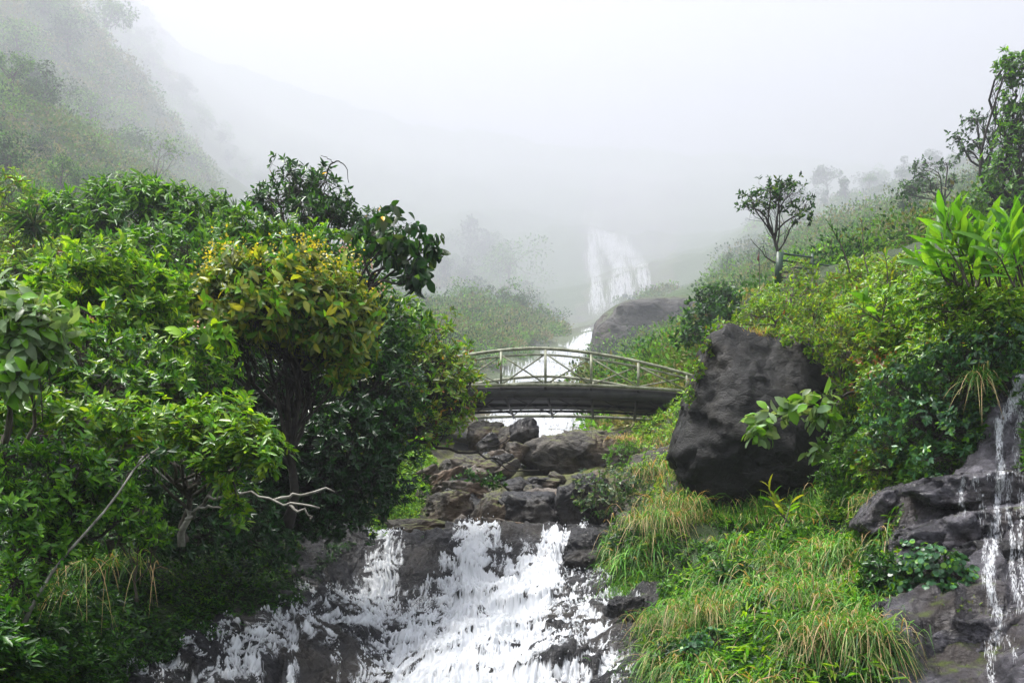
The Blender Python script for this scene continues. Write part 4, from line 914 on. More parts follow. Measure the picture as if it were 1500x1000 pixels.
plant('tree', 'mid green small leaved tree behind the bright leaf shelf', 'tree', (120, 800, 11.5),
      [(130, 520, 70, 36, 11), (215, 530, 60, 36, 11), (60, 540, 56, 40, 11), (290, 540, 44, 34, 11), (170, 570, 80, 30, 10.8), (260, 575, 56, 26, 10.8), (30, 580, 40, 24, 10.8)],
      leaf=.11, n=9, pal='mid', young=LIME, per=70, gap=.36, trunk=.06, mat='leaf_gloss', extra=both(yellows(3, .11, YEL), florets(3, PINK, .04, .14)))
plant('shrub', 'yellow leafed sprig with two orange leaves under the olive tree', 'shrub', (282, 640, 11.5),
      [(285, 495, 34, 14, 10.8), (315, 485, 20, 12, 10.8)], leaf=.19, ratio=.45, n=6, pal='bright', per=26, gap=.1, tpl='big', trunk=.02, mat='leaf_thin', extra=yellows(3, .12, (.55, .28, .012), 'big'))
plant('tree', 'shaded leafy tree at the lower left edge', 'tree', (30, 960, 9.2),
      [(30, 680, 46, 34, 8.6), (90, 690, 50, 34, 8.7), (30, 740, 50, 34, 8.5), (100, 740, 50, 36, 8.8), (60, 800, 50, 36, 8.6), (160, 700, 44, 30, 9), (20, 860, 34, 36, 8.4), (180, 750, 34, 24, 9)],
      leaf=.10, n=8, pal='mid', young=BRIGHT, per=58, gap=.42, trunk=.045, bark='bark_dark', up=.6)
plant('tree', 'slender leaning sapling with pale mottled bark', 'tree', (35, 912, 8.4),
      [(212, 668, 20, 12, 8.6), (236, 655, 18, 12, 8.6)], leaf=.10, n=7, pal='dark', per=30, gap=.2, trunk=.017, bark='bark_pale', fork=.93, twig=.6, wob=.015)
plant('shrub', 'low fresh green fern like shrub beneath the leaning sapling', 'shrub', (200, 880, 10.4),
      [(180, 775, 36, 14, 10), (225, 785, 30, 14, 10), (205, 745, 26, 12, 10.2), (150, 760, 26, 12, 10.2)], leaf=.085, n=10, pal='mid', young=BRIGHT, per=80, gap=.3, trunk=.02, up=.3)
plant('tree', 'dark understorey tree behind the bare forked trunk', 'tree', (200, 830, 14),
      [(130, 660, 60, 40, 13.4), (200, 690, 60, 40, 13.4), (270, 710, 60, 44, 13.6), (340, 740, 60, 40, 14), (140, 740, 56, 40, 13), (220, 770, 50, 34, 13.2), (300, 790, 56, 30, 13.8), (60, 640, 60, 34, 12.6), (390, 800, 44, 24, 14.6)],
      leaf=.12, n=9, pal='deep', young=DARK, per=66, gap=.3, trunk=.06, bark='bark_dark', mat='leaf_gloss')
plant('tree', 'yellow green shrubby tree at the left edge under the foggy slope', 'tree', (20, 480, 24),
      [(20, 290, 40, 26, 24), (60, 330, 44, 26, 24), (15, 350, 40, 30, 23.6), (60, 380, 50, 26, 23), (20, 400, 40, 24, 22.6)], leaf=.2, ratio=.3, n=9, pal='mixed', young=LIME, per=90, gap=.34, trunk=.08, up=.7)
plant('tree', 'mid green tree between the lime tree and the open branched tree', 'tree', (280, 620, 16.5),
      [(270, 370, 50, 26, 16), (300, 410, 44, 30, 15.6), (220, 360, 40, 22, 16), (330, 400, 36, 24, 15.8), (280, 445, 40, 30, 15), (260, 490, 50, 30, 14.6)], leaf=.15, n=9, pal='mid', young=BRIGHT, per=76, gap=.32, trunk=.07, mat='leaf_gloss')
plant('shrub', 'spiky grey green sword leaved plant above the big pale leaved tree', 'shrub', (48, 345, 21), [(48, 318, 16, 12, 21)], leaf=.5, ratio=.07, n=12, pal='bluegreen', per=120, gap=.0, trunk=.05, spread=(20, 90), up=.8, droop=.1)
# dead twigs and bare trunk
def twigs(name, label, cat, base, paths, r, bark):
    root = empty(name, W(*base)); tag(root, label, cat)
    for k, p in enumerate(paths):
        pts = np.array([W(*q_) for q_ in p]); t = np.linspace(0, 1, 3 * len(p))
        pp = np.stack([np.interp(t, np.linspace(0, 1, len(p)), pts[:, j]) for j in range(3)], -1); pp[1:-1] += rng.normal(size=(len(pp) - 2, 3)) * r * .45
        m_ = MB(); m_.tube(pp, np.linspace(r * (1 if k == 0 else .42), r * .25, len(pp)), 6); m_.build('branch' if k else 'trunk', M[bark], root)
    return root
twigs('dead_tree', 'bare forked tree trunk with pale dead twigs reaching over the stream bank', 'tree', (266, 800, 11),
      [[(266, 800, 11), (275, 740, 10.9), (292, 690, 10.8)], [(272, 760, 10.9), (300, 735, 10.7), (330, 722, 10.5), (370, 722, 10.3), (420, 738, 10.2), (468, 744, 10.1)], [(400, 733, 10.25), (440, 724, 10.2), (490, 720, 10.2)], [(425, 739, 10.2), (445, 752, 10.1), (455, 758, 10.1)],
       [(300, 735, 10.7), (318, 708, 10.6), (335, 700, 10.6)], [(281, 752, 10.8), (305, 738, 10.6), (325, 745, 10.5)], [(290, 700, 10.8), (262, 712, 10.8), (226, 685, 10.9)]], .05, 'bark_pale')
twigs('dead_branch', 'bare dark twigs curling above the round crowned tree', 'branch', (478, 262, 20), [[(476, 264, 20), (484, 240, 20), (496, 235, 20), (508, 246, 20), (511, 268, 20)], [(488, 238, 20), (480, 232, 20), (470, 228, 20)], [(435, 268, 20), (420, 240, 20), (408, 226, 20)]], .022, 'bark_dark')
twigs('dead_branch', 'bare crooked branches in front of the pool rocks under the footbridge', 'branch', (590, 640, 18.4),
      [[(560, 650, 18.2), (600, 640, 18.4), (640, 654, 18.4), (690, 664, 18.6), (730, 672, 18.6), (765, 686, 18.7)], [(690, 664, 18.6), (720, 655, 18.6), (742, 645, 18.6), (748, 632, 18.6)], [(640, 654, 18.4), (655, 630, 18.5), (668, 600, 18.5)], [(600, 640, 18.4), (592, 615, 18.3), (600, 590, 18.3)], [(720, 670, 18.6), (745, 690, 18.6), (790, 688, 18.8)]], .045, 'bark_dark')

# ================================================================== ground cover
def ray_pts(poly, n, y0, y1, hfun=None):
    """random ground points whose picture position falls inside a polygon and whose distance is y0..y1"""
    poly = np.array(poly, float); out = []; y0, y1 = FY_(y0), FY_(y1)
    a, b = poly[:, 0].min(), poly[:, 0].max(); got = 0
    for _ in range(40):
        px = rng.uniform(a, b, n * 3); Y = np.exp(rng.uniform(math.log(y0), math.log(y1), n * 3)); x = (px - 750) / F * Y
        z = ground(x, Y); qx, qy = proj(x, Y, z)
        k = in_poly(qx, qy, [tuple(p) for p in poly]); out.append(np.stack([x, Y, z], -1)[k]); got += k.sum()
        if got >= n: break
    return np.concatenate(out)[:n]
def gnormal(p):
    e = .25; gx = (ground(p[:, 0] + e, p[:, 1]) - ground(p[:, 0] - e, p[:, 1])) / (2 * e); gy = (ground(p[:, 0], p[:, 1] + e) - ground(p[:, 0], p[:, 1] - e)) / (2 * e)
    return nz(np.stack([-gx, -gy, np.ones(len(p))], -1))
def cover(name, poly, n, y0, y1, leaf, pal, hmax=.5, nl=7, ratio=.35, young=None, tpl='hex', mat='leaf', up=.8, freq=.9, size_by_y=None):
    p = ray_pts(poly, n, y0, y1)
    nn = gnormal(p); b = fbm(P3(p[:, 0], p[:, 1]) * freq, 123, 3)
    h = np.clip((b - .3) * 2, .05, 1) * hmax * rng.random(len(p)) ** .5
    pos = p + nn * h[:, None]; d = nz(nn + np.array([0, 0, up]) + rng.normal(size=p.shape) * .4)
    v, fs, c = whorls(pos, d, nl, leaf, PAL[pal], ratio, (35, 95), .2, .8, tpl, young)
    return v, fs, c
def stuff(name, parts, mat):
    v, fs, c = merge(parts); return tag(mesh_np(name, v, fs, M[mat], c), kind='stuff')
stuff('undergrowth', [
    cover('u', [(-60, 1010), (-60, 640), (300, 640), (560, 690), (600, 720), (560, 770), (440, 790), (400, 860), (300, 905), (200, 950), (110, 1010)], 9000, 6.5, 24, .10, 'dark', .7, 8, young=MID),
    cover('u', [(-60, 1010), (-60, 900), (100, 880), (420, 780), (430, 840), (300, 900), (120, 985), (90, 1010)], 2600, 6.5, 17, .085, 'mid', .35, 8, young=BRIGHT),
    cover('u', [(90, 1015), (100, 990), (240, 920), (420, 855), (445, 890), (300, 940), (150, 1015)], 1500, 9, 17.5, .075, 'dark', .3, 8, young=MID),
    cover('u', [(405, 880), (415, 790), (460, 775), (530, 775), (520, 800), (470, 840), (440, 890)], 500, 14, 20, .07, 'deep', .25, 7, young=MID),
    cover('u', [(540, 790), (560, 680), (620, 640), (640, 700), (600, 775)], 2200, 19, 27, .09, 'bright', .3, 7),
    cover('u', [(-300, 700), (-300, 420), (0, 400), (350, 470), (640, 520), (680, 620), (640, 660), (400, 700)], 9000, 18, 44, .22, 'mid', 1.4, 7),
], 'leaf')
stuff('undergrowth', [
    cover('u', [(930, 740), (930, 600), (1060, 480), (1050, 640), (1010, 740)], 2500, 20, 48, .12, 'bright', .5, 8, young=LIME),
    cover('u', [(1010, 560), (1080, 470), (1125, 432), (1200, 432), (1260, 400), (1520, 390), (1520, 520), (1250, 560), (1160, 500), (1040, 500)], 6500, 13, 34, .12, 'mixed', .7, 8, young=LIME),
    cover('u', [(1230, 740), (1230, 540), (1330, 430), (1520, 400), (1520, 560), (1460, 590), (1420, 690), (1340, 705), (1290, 740)], 8000, 11.5, 19, .095, 'mid', .5, 8, young=BRIGHT, mat='leaf_gloss'),
    cover('u', [(1500, 700), (1500, 380), (1800, 250), (1800, 620), (1600, 600)], 3500, 9, 22, .11, 'mid', .6, 8, young=BRIGHT),
    cover('u', [(1230, 760), (1290, 700), (1340, 720), (1320, 880), (1280, 900), (1240, 850)], 1500, 9, 16, .08, 'mixed', .25, 7),
    cover('u', [(1000, 1010), (1010, 930), (1080, 900), (1300, 900), (1310, 1010)], 1500, 8, 13, .075, 'mid', .2, 7),
    cover('u', [(1180, 745), (1212, 640), (1262, 620), (1275, 745)], 700, 14.5, 19.5, .09, 'mid', .6, 8, young=BRIGHT),
    cover('u', [(970, 770), (985, 715), (1110, 735), (1220, 720), (1260, 760)], 900, 14, 18, .10, 'bright', .45, 7, .3, LIME),
], 'leaf_gloss')

# ================================================================== right side plants
plant('shrub', 'lime leaved shrub crowning the vine wall under the ginger leaves', 'shrub', (1400, 520, 13.6),
      [(1390, 415, 44, 22, 12.6), (1440, 425, 44, 24, 12.4), (1340, 435, 40, 24, 12.8), (1480, 440, 36, 26, 12.2), (1400, 455, 60, 26, 12.4), (1460, 470, 46, 22, 12.2), (1300, 450, 32, 22, 13.2)],
      leaf=.10, n=9, pal='bright', young=LIME, per=74, gap=.3, trunk=.035, mat='leaf_gloss', up=.8)
plant('shrub', 'feathery yellow green shrub hanging over the big dark boulder', 'shrub', (1230, 600, 16.8),
      [(1225, 480, 40, 26, 16.2), (1190, 455, 36, 22, 17), (1265, 470, 36, 30, 15.6), (1245, 515, 32, 28, 15.8), (1285, 515, 36, 30, 15.2), (1300, 480, 30, 26, 15)],
      leaf=.085, ratio=.28, n=10, pal='gold', young=LIME, per=150, gap=.34, trunk=.035, up=.5, mat='leaf_thin', grow=1.05)
plant('creeper', 'ivy trailing down the left edge of the big dark boulder', 'creeper', (1046, 500, 17.8), [(1050, 484, 18, 8, 17.7), (1036, 505, 10, 14, 17.5), (1022, 540, 8, 18, 17.4), (1010, 578, 8, 16, 17.4), (1090, 484, 30, 6, 18), (1140, 488, 30, 6, 18.2), (1195, 500, 26, 10, 17.8)], leaf=.07, ratio=.5, n=7, pal='mixed', per=260, gap=.3, trunk=.01, grow=1.0, droop=.4, up=.2)
plant('shrub', 'tangled olive creeper shrub on the rim left of the railing', 'shrub', (1130, 490, 19),
      [(1100, 462, 26, 18, 18.6), (1130, 450, 28, 20, 19), (1160, 430, 26, 20, 19.6), (1060, 476, 18, 10, 18.2), (1175, 400, 24, 18, 21), (1195, 418, 24, 16, 20)],
      leaf=.10, ratio=.3, n=8, pal='mixed', young=LIME, per=120, gap=.36, trunk=.03)
plant('shrub', 'dense dark vine curtain on the wall beside the falling water', 'shrub', (1370, 700, 12.8),
      [(1320, 570, 46, 36, 13.4), (1390, 540, 52, 40, 12.8), (1440, 520, 46, 36, 12.2), (1350, 620, 56, 36, 13), (1400, 630, 36, 36, 12.6), (1300, 640, 40, 36, 13.6), (1380, 675, 46, 22, 12.5), (1480, 500, 30, 30, 12)],
      leaf=.085, ratio=.5, n=8, pal='ivy', young=MID, per=80, gap=.28, trunk=.03, bark='bark_dark', mat='leaf_gloss', spread=(50, 100), droop=.4, up=.1)
plant('shrub', 'green shrub with rusty tips between the boulder and the vine curtain', 'shrub', (1280, 720, 14.2),
      [(1290, 560, 34, 34, 14.6), (1290, 610, 30, 32, 14.4), (1280, 650, 32, 30, 14.2), (1295, 685, 40, 28, 13.8), (1268, 695, 24, 20, 14.4)],
      leaf=.085, ratio=.42, n=8, pal='mixed', young=LIME, per=110, gap=.32, trunk=.03, mat='leaf_gloss', grow=1.1, extra=florets(8, RUST, .06, .1))
plant('creeper', 'round leaved creeper patch on the ledges below the trickling fall', 'creeper', (1370, 885, 10.6),
      [(1370, 825, 40, 24, 10.25), (1400, 850, 24, 26, 10.2), (1340, 835, 26, 24, 10.35), (1372, 862, 36, 18, 10.2), (1320, 860, 20, 16, 10.4)],
      leaf=.06, ratio=.85, n=6, pal='ivy', per=150, gap=.2, tpl='round', trunk=.012, spread=(60, 100), droop=.5, up=.3, mat='leaf_gloss')
plant('creeper', 'small round leaved creeper low on the ledge in the bottom right corner', 'creeper', (1328, 945, 9.9), [(1328, 925, 18, 16, 9.7), (1310, 965, 18, 12, 9.5)], leaf=.07, ratio=.85, n=6, pal='ivy', per=80, gap=.15, tpl='round', trunk=.01, spread=(60, 100), droop=.5, mat='leaf_gloss')
plant('shrub', 'yellowish moss cushion plant under the round leaved creeper', 'shrub', (1395, 905, 10.05), [(1395, 885, 26, 12, 9.98), (1385, 912, 16, 10, 9.9)], leaf=.03, ratio=.3, n=9, pal='gold', per=420, gap=.1, trunk=.01, up=.9)
plant('bush', 'grey green bush with pale tips beside the narrow spout', 'bush', (890, 775, 20.6),
      [(870, 718, 26, 20, 19.9), (905, 705, 30, 20, 20), (890, 735, 36, 18, 19.8), (925, 722, 22, 18, 20)], leaf=.10, ratio=.42, n=8, pal='bluegreen', young=(.26, .30, .20), per=130, gap=.3, trunk=.03)
plant('bush', 'bright feathery bush on the broad brown boulder', 'bush', (912, 690, 23.4), [(910, 668, 22, 18, 23), (918, 655, 14, 12, 23.2)], leaf=.09, ratio=.2, n=12, pal='mid', young=BRIGHT, per=200, gap=.2, trunk=.02, up=.9)
plant('bush', 'low dark bush among the pool rocks left of the hollow', 'bush', (700, 712, 22.4), [(690, 700, 22, 10, 22), (725, 705, 20, 9, 22)], leaf=.10, ratio=.42, n=8, pal='dark', young=MID, per=200, gap=.2, trunk=.02)
plant('bush', 'dark rounded bushy tree above the right end of the footbridge', 'tree', (1040, 520, 36), [(1045, 432, 24, 14, 34), (1060, 442, 22, 14, 34), (1035, 465, 30, 16, 33.5), (1065, 468, 26, 14, 33.5), (1020, 490, 22, 14, 33)], leaf=.22, ratio=.4, n=8, pal='dark', young=BLUEG, per=220, gap=.33, trunk=.09)
plant('branch', 'branch of large pale green leaves in front of the big dark boulder', 'branch', (1250, 575, 15.2),
      [(1190, 590, 44, 8, 14.6), (1150, 600, 40, 8, 14.6), (1110, 615, 26, 8, 14.6), (1205, 605, 30, 8, 14.5), (1110, 632, 20, 6, 14.5), (1190, 575, 36, 6, 14.8), (1195, 660, 14, 6, 14.6)], leaf=.24, ratio=.55, n=5, pal='pale', per=36, gap=.0, grow=1.0, tpl='big', trunk=.025, bark='bark_dark', spread=(50, 95), droop=.35, up=.7, fork=.3)

def stem_plant(name, label, cat, stems, leaf, ratio, pal, nl=9, bend=.25, mat='leaf_thin', tpl='big', group=None, r=.014):
    """upright stems carrying alternate long leaves: stems (px_base, py_base, px_top, py_top, Y)"""
    b = W(stems[0][0], stems[0][1], stems[0][4]); root = empty(name, b); tag(root, label, cat, group); wood = MB(); parts = []
    for x0, y0, x1, y1, Y in stems:
        a, t_ = W(x0, y0, Y), W(x1, y1, Y + rng.uniform(-.2, .2)); pts = curve(a, t_, 10, 0, bend * .15); wood.tube(pts, np.linspace(r, r * .4, 10), 5)
        s = np.linspace(.25, 1, nl); ps = np.stack([np.interp(s, np.linspace(0, 1, 10), pts[:, j]) for j in range(3)], -1)
        az = np.arange(nl) * math.pi + rng.uniform(-.6, .6, nl) + rng.uniform(0, 6)
        out = np.stack([np.cos(az), np.sin(az) * .7, np.zeros(nl)], -1); axd = nz(nz(t_ - a))
        ax = nz(out * np.linspace(1.0, .35, nl)[:, None] + axd * np.linspace(.5, 1.1, nl)[:, None]); nr = nz(axd - out * .5 + rvec(nl) * .15)
        L = leaf * rng.uniform(.8, 1.15, nl) * np.r_[np.linspace(.8, 1.05, nl - 1), .8]
        parts.append(leaves(ps, ax, nr, L, L * ratio, palette(nl, PAL[pal]), tpl))
    v, fs, c = merge(parts); wood.build('stem', M['bark'], root); mesh_np('leaf_cluster', v - b, fs, M[mat], c, parent=root); return root
gs = []
for k in range(20):
    x = rng.uniform(1400, 1510); gs.append((x, 420, x + rng.uniform(-40, 10), rng.uniform(318, 372), rng.uniform(10.6, 12)))
stem_plant('ginger_plant', 'tall clump of broad glowing ginger leaves at the right edge', 'plant', gs, .5, .22, 'ginger', 8)
gs = [(1395 + rng.uniform(-12, 16), 418, x, y, rng.uniform(11.5, 12.4)) for x, y in ((1345, 378), (1362, 360), (1385, 348), (1405, 340), (1420, 352), (1370, 385), (1435, 338))]
stem_plant('ginger_plant', 'lower clump of broad ginger leaves leaning left on the terrace', 'plant', gs, .42, .23, 'ginger', 7)
stem_plant('ginger_plant', 'small ginger seedling with wide pale leaves above the vine wall', 'plant', [(1290, 470, 1272, 440, 13), (1292, 470, 1300, 436, 13), (1288, 472, 1262, 452, 13)], .34, .34, 'ginger', 4)
stem_plant('stalk_plant', 'tall leaning stalk with paired small leaves right of the railing', 'plant', [(1245, 400, 1215, 328, 19)], .16, .3, 'dark', 16, tpl='hex', r=.02)
stem_plant('stalk_plant', 'thin straight seed stalk right of the leaning stalk', 'plant', [(1272, 400, 1262, 322, 20)], .10, .25, 'olive', 12, tpl='hex', r=.015)
stem_plant('stalk_plant', 'yellow leaved sprig at the foot of the big dark boulder', 'plant', [(1150, 760, 1128, 715, 15.4), (1155, 765, 1140, 735, 15.3), (1150, 765, 1160, 735, 15.2)], .28, .25, 'gold', 8, tpl='big', r=.012)
stem_plant('stalk_plant', 'leafy stalk against the rim behind the lime shrub', 'plant', [(1300, 420, 1296, 372, 17), (1303, 420, 1310, 385, 17)], .16, .32, 'gold', 12, tpl='hex', r=.014)

for lb, px, py, Y, rx, ry, lf, tp, pl in [
    ('dark leafy weed clump at the upper left of the grassy bank', 925, 800, 17.0, 26, 20, .10, 'hex', 'dark'), ('leafy weed clump above the yellow green overhanging tuft', 1000, 845, 14.6, 30, 16, .10, 'hex', 'mid'),
    ('broad leaved dark herb in the middle of the grassy bank', 1085, 835, 13.6, 34, 18, .12, 'hex', 'dark'), ('drooping leafy herb right of the middle of the bank', 1165, 800, 14.2, 30, 22, .12, 'hex', 'mid'),
    ('round leaved ground plant at the bottom edge of the bank', 1045, 968, 11.4, 40, 24, .065, 'round', 'ivy'), ('dark shrubby herb between the largest grass fountain and the ledges', 1290, 860, 10.9, 24, 40, .08, 'hex', 'dark'),
    ('leafy shrub at the head of the bank under the vine curtain', 1240, 775, 15.0, 36, 24, .09, 'hex', 'mid'), ('shaded herb clump above the largest grass fountain', 1130, 905, 11.9, 34, 18, .10, 'hex', 'dark'), ('small dark fern clump low on the bank by the stream', 985, 960, 12.0, 24, 20, .08, 'hex', 'deep')]:
    b = gpt(px, Y); qx, qy = proj(b[0], b[1], b[2]); qy = float(qy)
    plant('herb', lb, 'plant', (px, qy, Y), [(px, qy - ry * .7, rx, ry, Y), (px + rx * .7, qy - ry * .3, rx * .6, ry * .7, Y), (px - rx * .7, qy - ry * .4, rx * .6, ry * .7, Y - .1)], leaf=lf, ratio=.85 if tp == 'round' else .36, n=7, pal=pl, young=None if tp == 'round' else MID, per=150, gap=.25, tpl=tp, trunk=.012, mat='leaf_gloss', grow=1.0, up=.6, droop=.35)
plant('shrub', 'leafy fringe hanging over the top right corner of the big dark boulder', 'shrub', (1220, 500, 17.6), [(1165, 494, 26, 12, 17.4), (1200, 508, 24, 18, 17.2), (1230, 535, 22, 24, 16.8), (1125, 486, 20, 7, 17.8), (1238, 580, 18, 26, 16.4)], leaf=.085, ratio=.32, n=9, pal='mixed', young=LIME, per=170, gap=.34, trunk=.02, grow=1.05, droop=.5, up=.2, mat='leaf_thin')

# ================================================================== grass
GREENS = [(4, (.06, .20, .02)), (3, (.12, .28, .03)), (2, (.035, .12, .02)), (1.2, (.20, .32, .09))]
def grass_blades(p, L, wd, lean, dry=.25, tip=STRAW, droop=(.35, 1.1)):
    n = len(p); d = nz(rng.normal(size=(n, 3)) * np.array([.5, .5, .12]) + np.array([0, 0, 1.0]) + np.asarray(lean))
    c0 = palette(n, GREENS) * (.28 + 1.1 * vnoise(p * 1.6 + 3.3, 401))[:, None]; c1 = c0 * rng.uniform(.9, 1.4, (n, 1)); k = rng.random(n) < dry
    c1[k] = np.array(tip) * rng.uniform(.7, 1.15, (k.sum(), 1)); kk = k & (rng.random(n) < .6); c0[kk] = np.array(DRY) * rng.uniform(.6, 1.3, (kk.sum(), 1))
    LL = L * rng.uniform(.5, 1.2, n)
    return blades(p, d, LL, wd * rng.uniform(.6, 1.2, n), rng.uniform(*droop, n), c0, c1)
def tuft(label, px, py, Y, L, nb, wd=.007, dry=.25, r=.16, lean=(0, -.25, 0), droop=(.5, 1.3), group=None, name='grass_tuft'):
    b = W(px, py, Y); a = rng.normal(size=(nb, 3)) * np.array([r, r, .04]); a[:, 2] -= 0
    v, fs, c = grass_blades(a, L, wd, lean, dry, droop=droop); 
    v2, f2, c2 = grass_blades(a[: nb // 5], L * .9, wd, (0, -.4, -.3), 1.0, droop=(.9, 1.5)); v, fs, c = merge([(v, fs, c), (v2, f2, c2)])
    o = mesh_np(name, v, fs, M['grass'], c); o.location = b; return tag(o, label, 'grass tuft', group)
TUFTS = [
 ('largest fountain of long green and straw grass at the bottom of the bank', 1215, 925, 9.9, .85, 420, .007, .35, .30),
 ('second long grass fountain right of the largest one', 1265, 925, 9.8, .8, 260, .007, .45, .18),
 ('bright long grass tuft just above the largest fountain', 1180, 870, 11.2, .7, 300, .007, .2, .26),
 ('straw hung grass tuft at the lower edge of the bank by the water', 1035, 895, 12.2, .75, 300, .007, .5, .26),
 ('yellow green low tuft overhanging the stream at the bank corner', 975, 905, 13.2, .5, 420, .005, .15, .22),
 ('long straw coloured tuft at the upper left of the bank', 960, 760, 16.6, .85, 340, .008, .6, .35),
 ('arching pale tuft right of the grey green bush', 990, 740, 17.2, .9, 260, .008, .45, .3),
 ('green tuft with dry hem under the rusty tipped shrub', 1285, 735, 13.4, .55, 300, .006, .55, .18),
 ('drooping pale grass hanging on the wall by the falling water', 1432, 560, 12, .75, 90, .010, .35, .06),
 ('upright sword leaved tuft at the foot of the big dark boulder', 1185, 760, 15.6, .7, 70, .013, .05, .12),
 ('golden dry grass on the top of the big dark boulder', 1105, 498, 18.0, .32, 420, .006, 1.0, .14),
 ('dry brown tuft on the ridge of the broad brown boulder', 915, 645, 24.6, .4, 300, .01, 1.0, .2),
 ('pale tall grass left of the big dark boulder', 955, 690, 21.5, 1.0, 220, .012, .5, .3),
 ('small bright tuft between rock and left white drop', 430, 800, 17.6, .3, 120, .007, .1, .07),
 ('grass tuft beside the round leaved creeper', 1270, 845, 11.8, .5, 220, .006, .4, .2),
 ('drooping dark grass under the leaning sapling', 150, 830, 10.6, .9, 160, .008, .2, .3),
 ('second drooping dark grass left of the leaning sapling foot', 60, 870, 9.3, .7, 110, .008, .1, .25),
]
for lb, px, py, Y, L, nb, wd_, dry, r in TUFTS:
    tuft(lb, px, py, Y, L, nb, wd_, dry if dry > .9 else dry * .6, r, droop=(.2, .6) if ('upright' in lb or 'golden' in lb) else (.6, 1.4))
BANK = [(885, 800), (900, 765), (990, 735), (1100, 745), (1250, 725), (1300, 700), (1330, 740), (1290, 850), (1300, 920), (1300, 1010), (985, 1010), (935, 930), (985, 880), (900, 860)]
def clumped(poly, n, y0, y1, k=12, sp=.16, thr=0.0):
    p = ray_pts(poly, n // k, y0, y1); p = p[vnoise(p * 1.1, 403) > thr]; p = np.repeat(p, k, 0); p[:, :2] += rng.normal(size=(len(p), 2)) * sp; p[:, 2] = ground(p[:, 0], p[:, 1]); return p
stuff('grass', [
    grass_blades(clumped(BANK, 7000, 8.4, 18.5, 14, .13, .3),   .5, .0085, (0, -.35, 0), .2, droop=(.5, 1.2)),
    grass_blades(clumped(BANK, 15000, 8.4, 18.5, 70, .10, .42), .95, .0105, (0, -.45, 0), .22, droop=(.7, 1.4)),
    grass_blades(clumped(BANK, 2600, 8.4, 18.5, 22, .08, .4), .75, .017, (0, -.4, 0), .12, (.36, .42, .22), droop=(.6, 1.3)),
    grass_blades(clumped([(985, 765), (985, 722), (1110, 742), (1215, 738), (1250, 720), (1255, 760), (1100, 775)], 1600, 14.5, 18.5, 16, .1), .75, .011, (0, -.1, 0), .2, droop=(.3, .9)),
    grass_blades(clumped([(885, 870), (890, 800), (960, 800), (985, 880)], 3500, 14, 18.5), .28, .005, (0, -.4, 0), .1, (.3, .35, .05)),
    grass_blades(clumped([(925, 1000), (940, 890), (1000, 890), (1030, 1010)], 3000, 10, 14.5), .3, .005, (-.2, -.4, 0), .1, (.3, .35, .05)),
    grass_blades(clumped([(930, 740), (930, 640), (1010, 600), (1050, 640), (1010, 740)], 3000, 19, 40, 12, .25), .6, .012, (0, -.2, 0), .45),
    grass_blades(clumped([(1040, 500), (1100, 470), (1150, 412), (1260, 400), (1330, 420), (1250, 500)], 2600, 15, 30, 12, .2), .5, .009, (0, -.2, 0), .3),
    grass_blades(clumped([(0, 1010), (0, 960), (200, 940), (120, 1000)], 2500, 7, 13), .22, .005, (0, -.2, 0), .15),
    grass_blades(clumped([(560, 780), (560, 700), (620, 690), (600, 780)], 2500, 19, 25), .3, .007, (.1, -.3, 0), .1, (.2, .3, .05)),
    grass_blades(clumped([(600, 790), (600, 765), (700, 765), (700, 790)], 1200, 19.3, 21.5), .2, .007, (0, -.3, 0), .1),
], 'grass')
pb = clumped(BANK, 2400, 8.4, 18.5, 6, .1)
stuff('ground_cover', [cover('u', BANK, 3200, 8.4, 18.5, .085, 'dark', .26, 7, .45, MID), cover('u', BANK, 700, 8.4, 18.5, .17, 'mid', .4, 6, .2, LIME)], 'leaf_thin')
# ================================================================== hillside vegetation in the haze
def scrub(poly, n, y0, y1, pal, r=(.7, 2.2), nl=110, hmul=.8):
    c = ray_pts(poly, n, y0, y1); n = len(c); R = rng.uniform(*r, n) * np.clip(c[:, 1] / 80, 1, 5) * (.6 + fbm(P3(c[:, 0], c[:, 1]) * .06, 301, 3))
    idx = np.repeat(np.arange(n), nl); u = rvec(len(idx)); u[:, 2] = np.abs(u[:, 2])
    rad = rng.random(len(idx)) ** .4
    p = c[idx] + u * (R[idx] * rad)[:, None] * np.array([1, 1, hmul]); bump = vnoise(p * 1.3, 55) > .42
    p, u, idx = p[bump], u[bump], idx[bump]
    L = (.12 + .0030 * c[idx, 1]) * rng.uniform(.6, 1.3, len(idx)); w = rng.choice(len(PAL[pal]), n)
    base = np.array([q_[1] for q_ in PAL[pal]])[w] * rng.uniform(.7, 1.25, (n, 1))
    return leaves(p, nz(u + rvec(len(u)) * .7), nz(u + rvec(len(u)) * .6 + np.array([0, 0, .6])), L, L * .55, base[idx] * rng.uniform(.75, 1.25, (len(idx), 1)), 'quad')
HILLP = [(4, MID), (3, BRIGHT), (2, OLIVE), (2, DARK), (1, (.16, .16, .07))]; PAL['hill'] = HILLP
PAL['hilldry'] = [(1, OLIVE), (1, (.2, .19, .09)), (1, BRIGHT), (1, MID)]
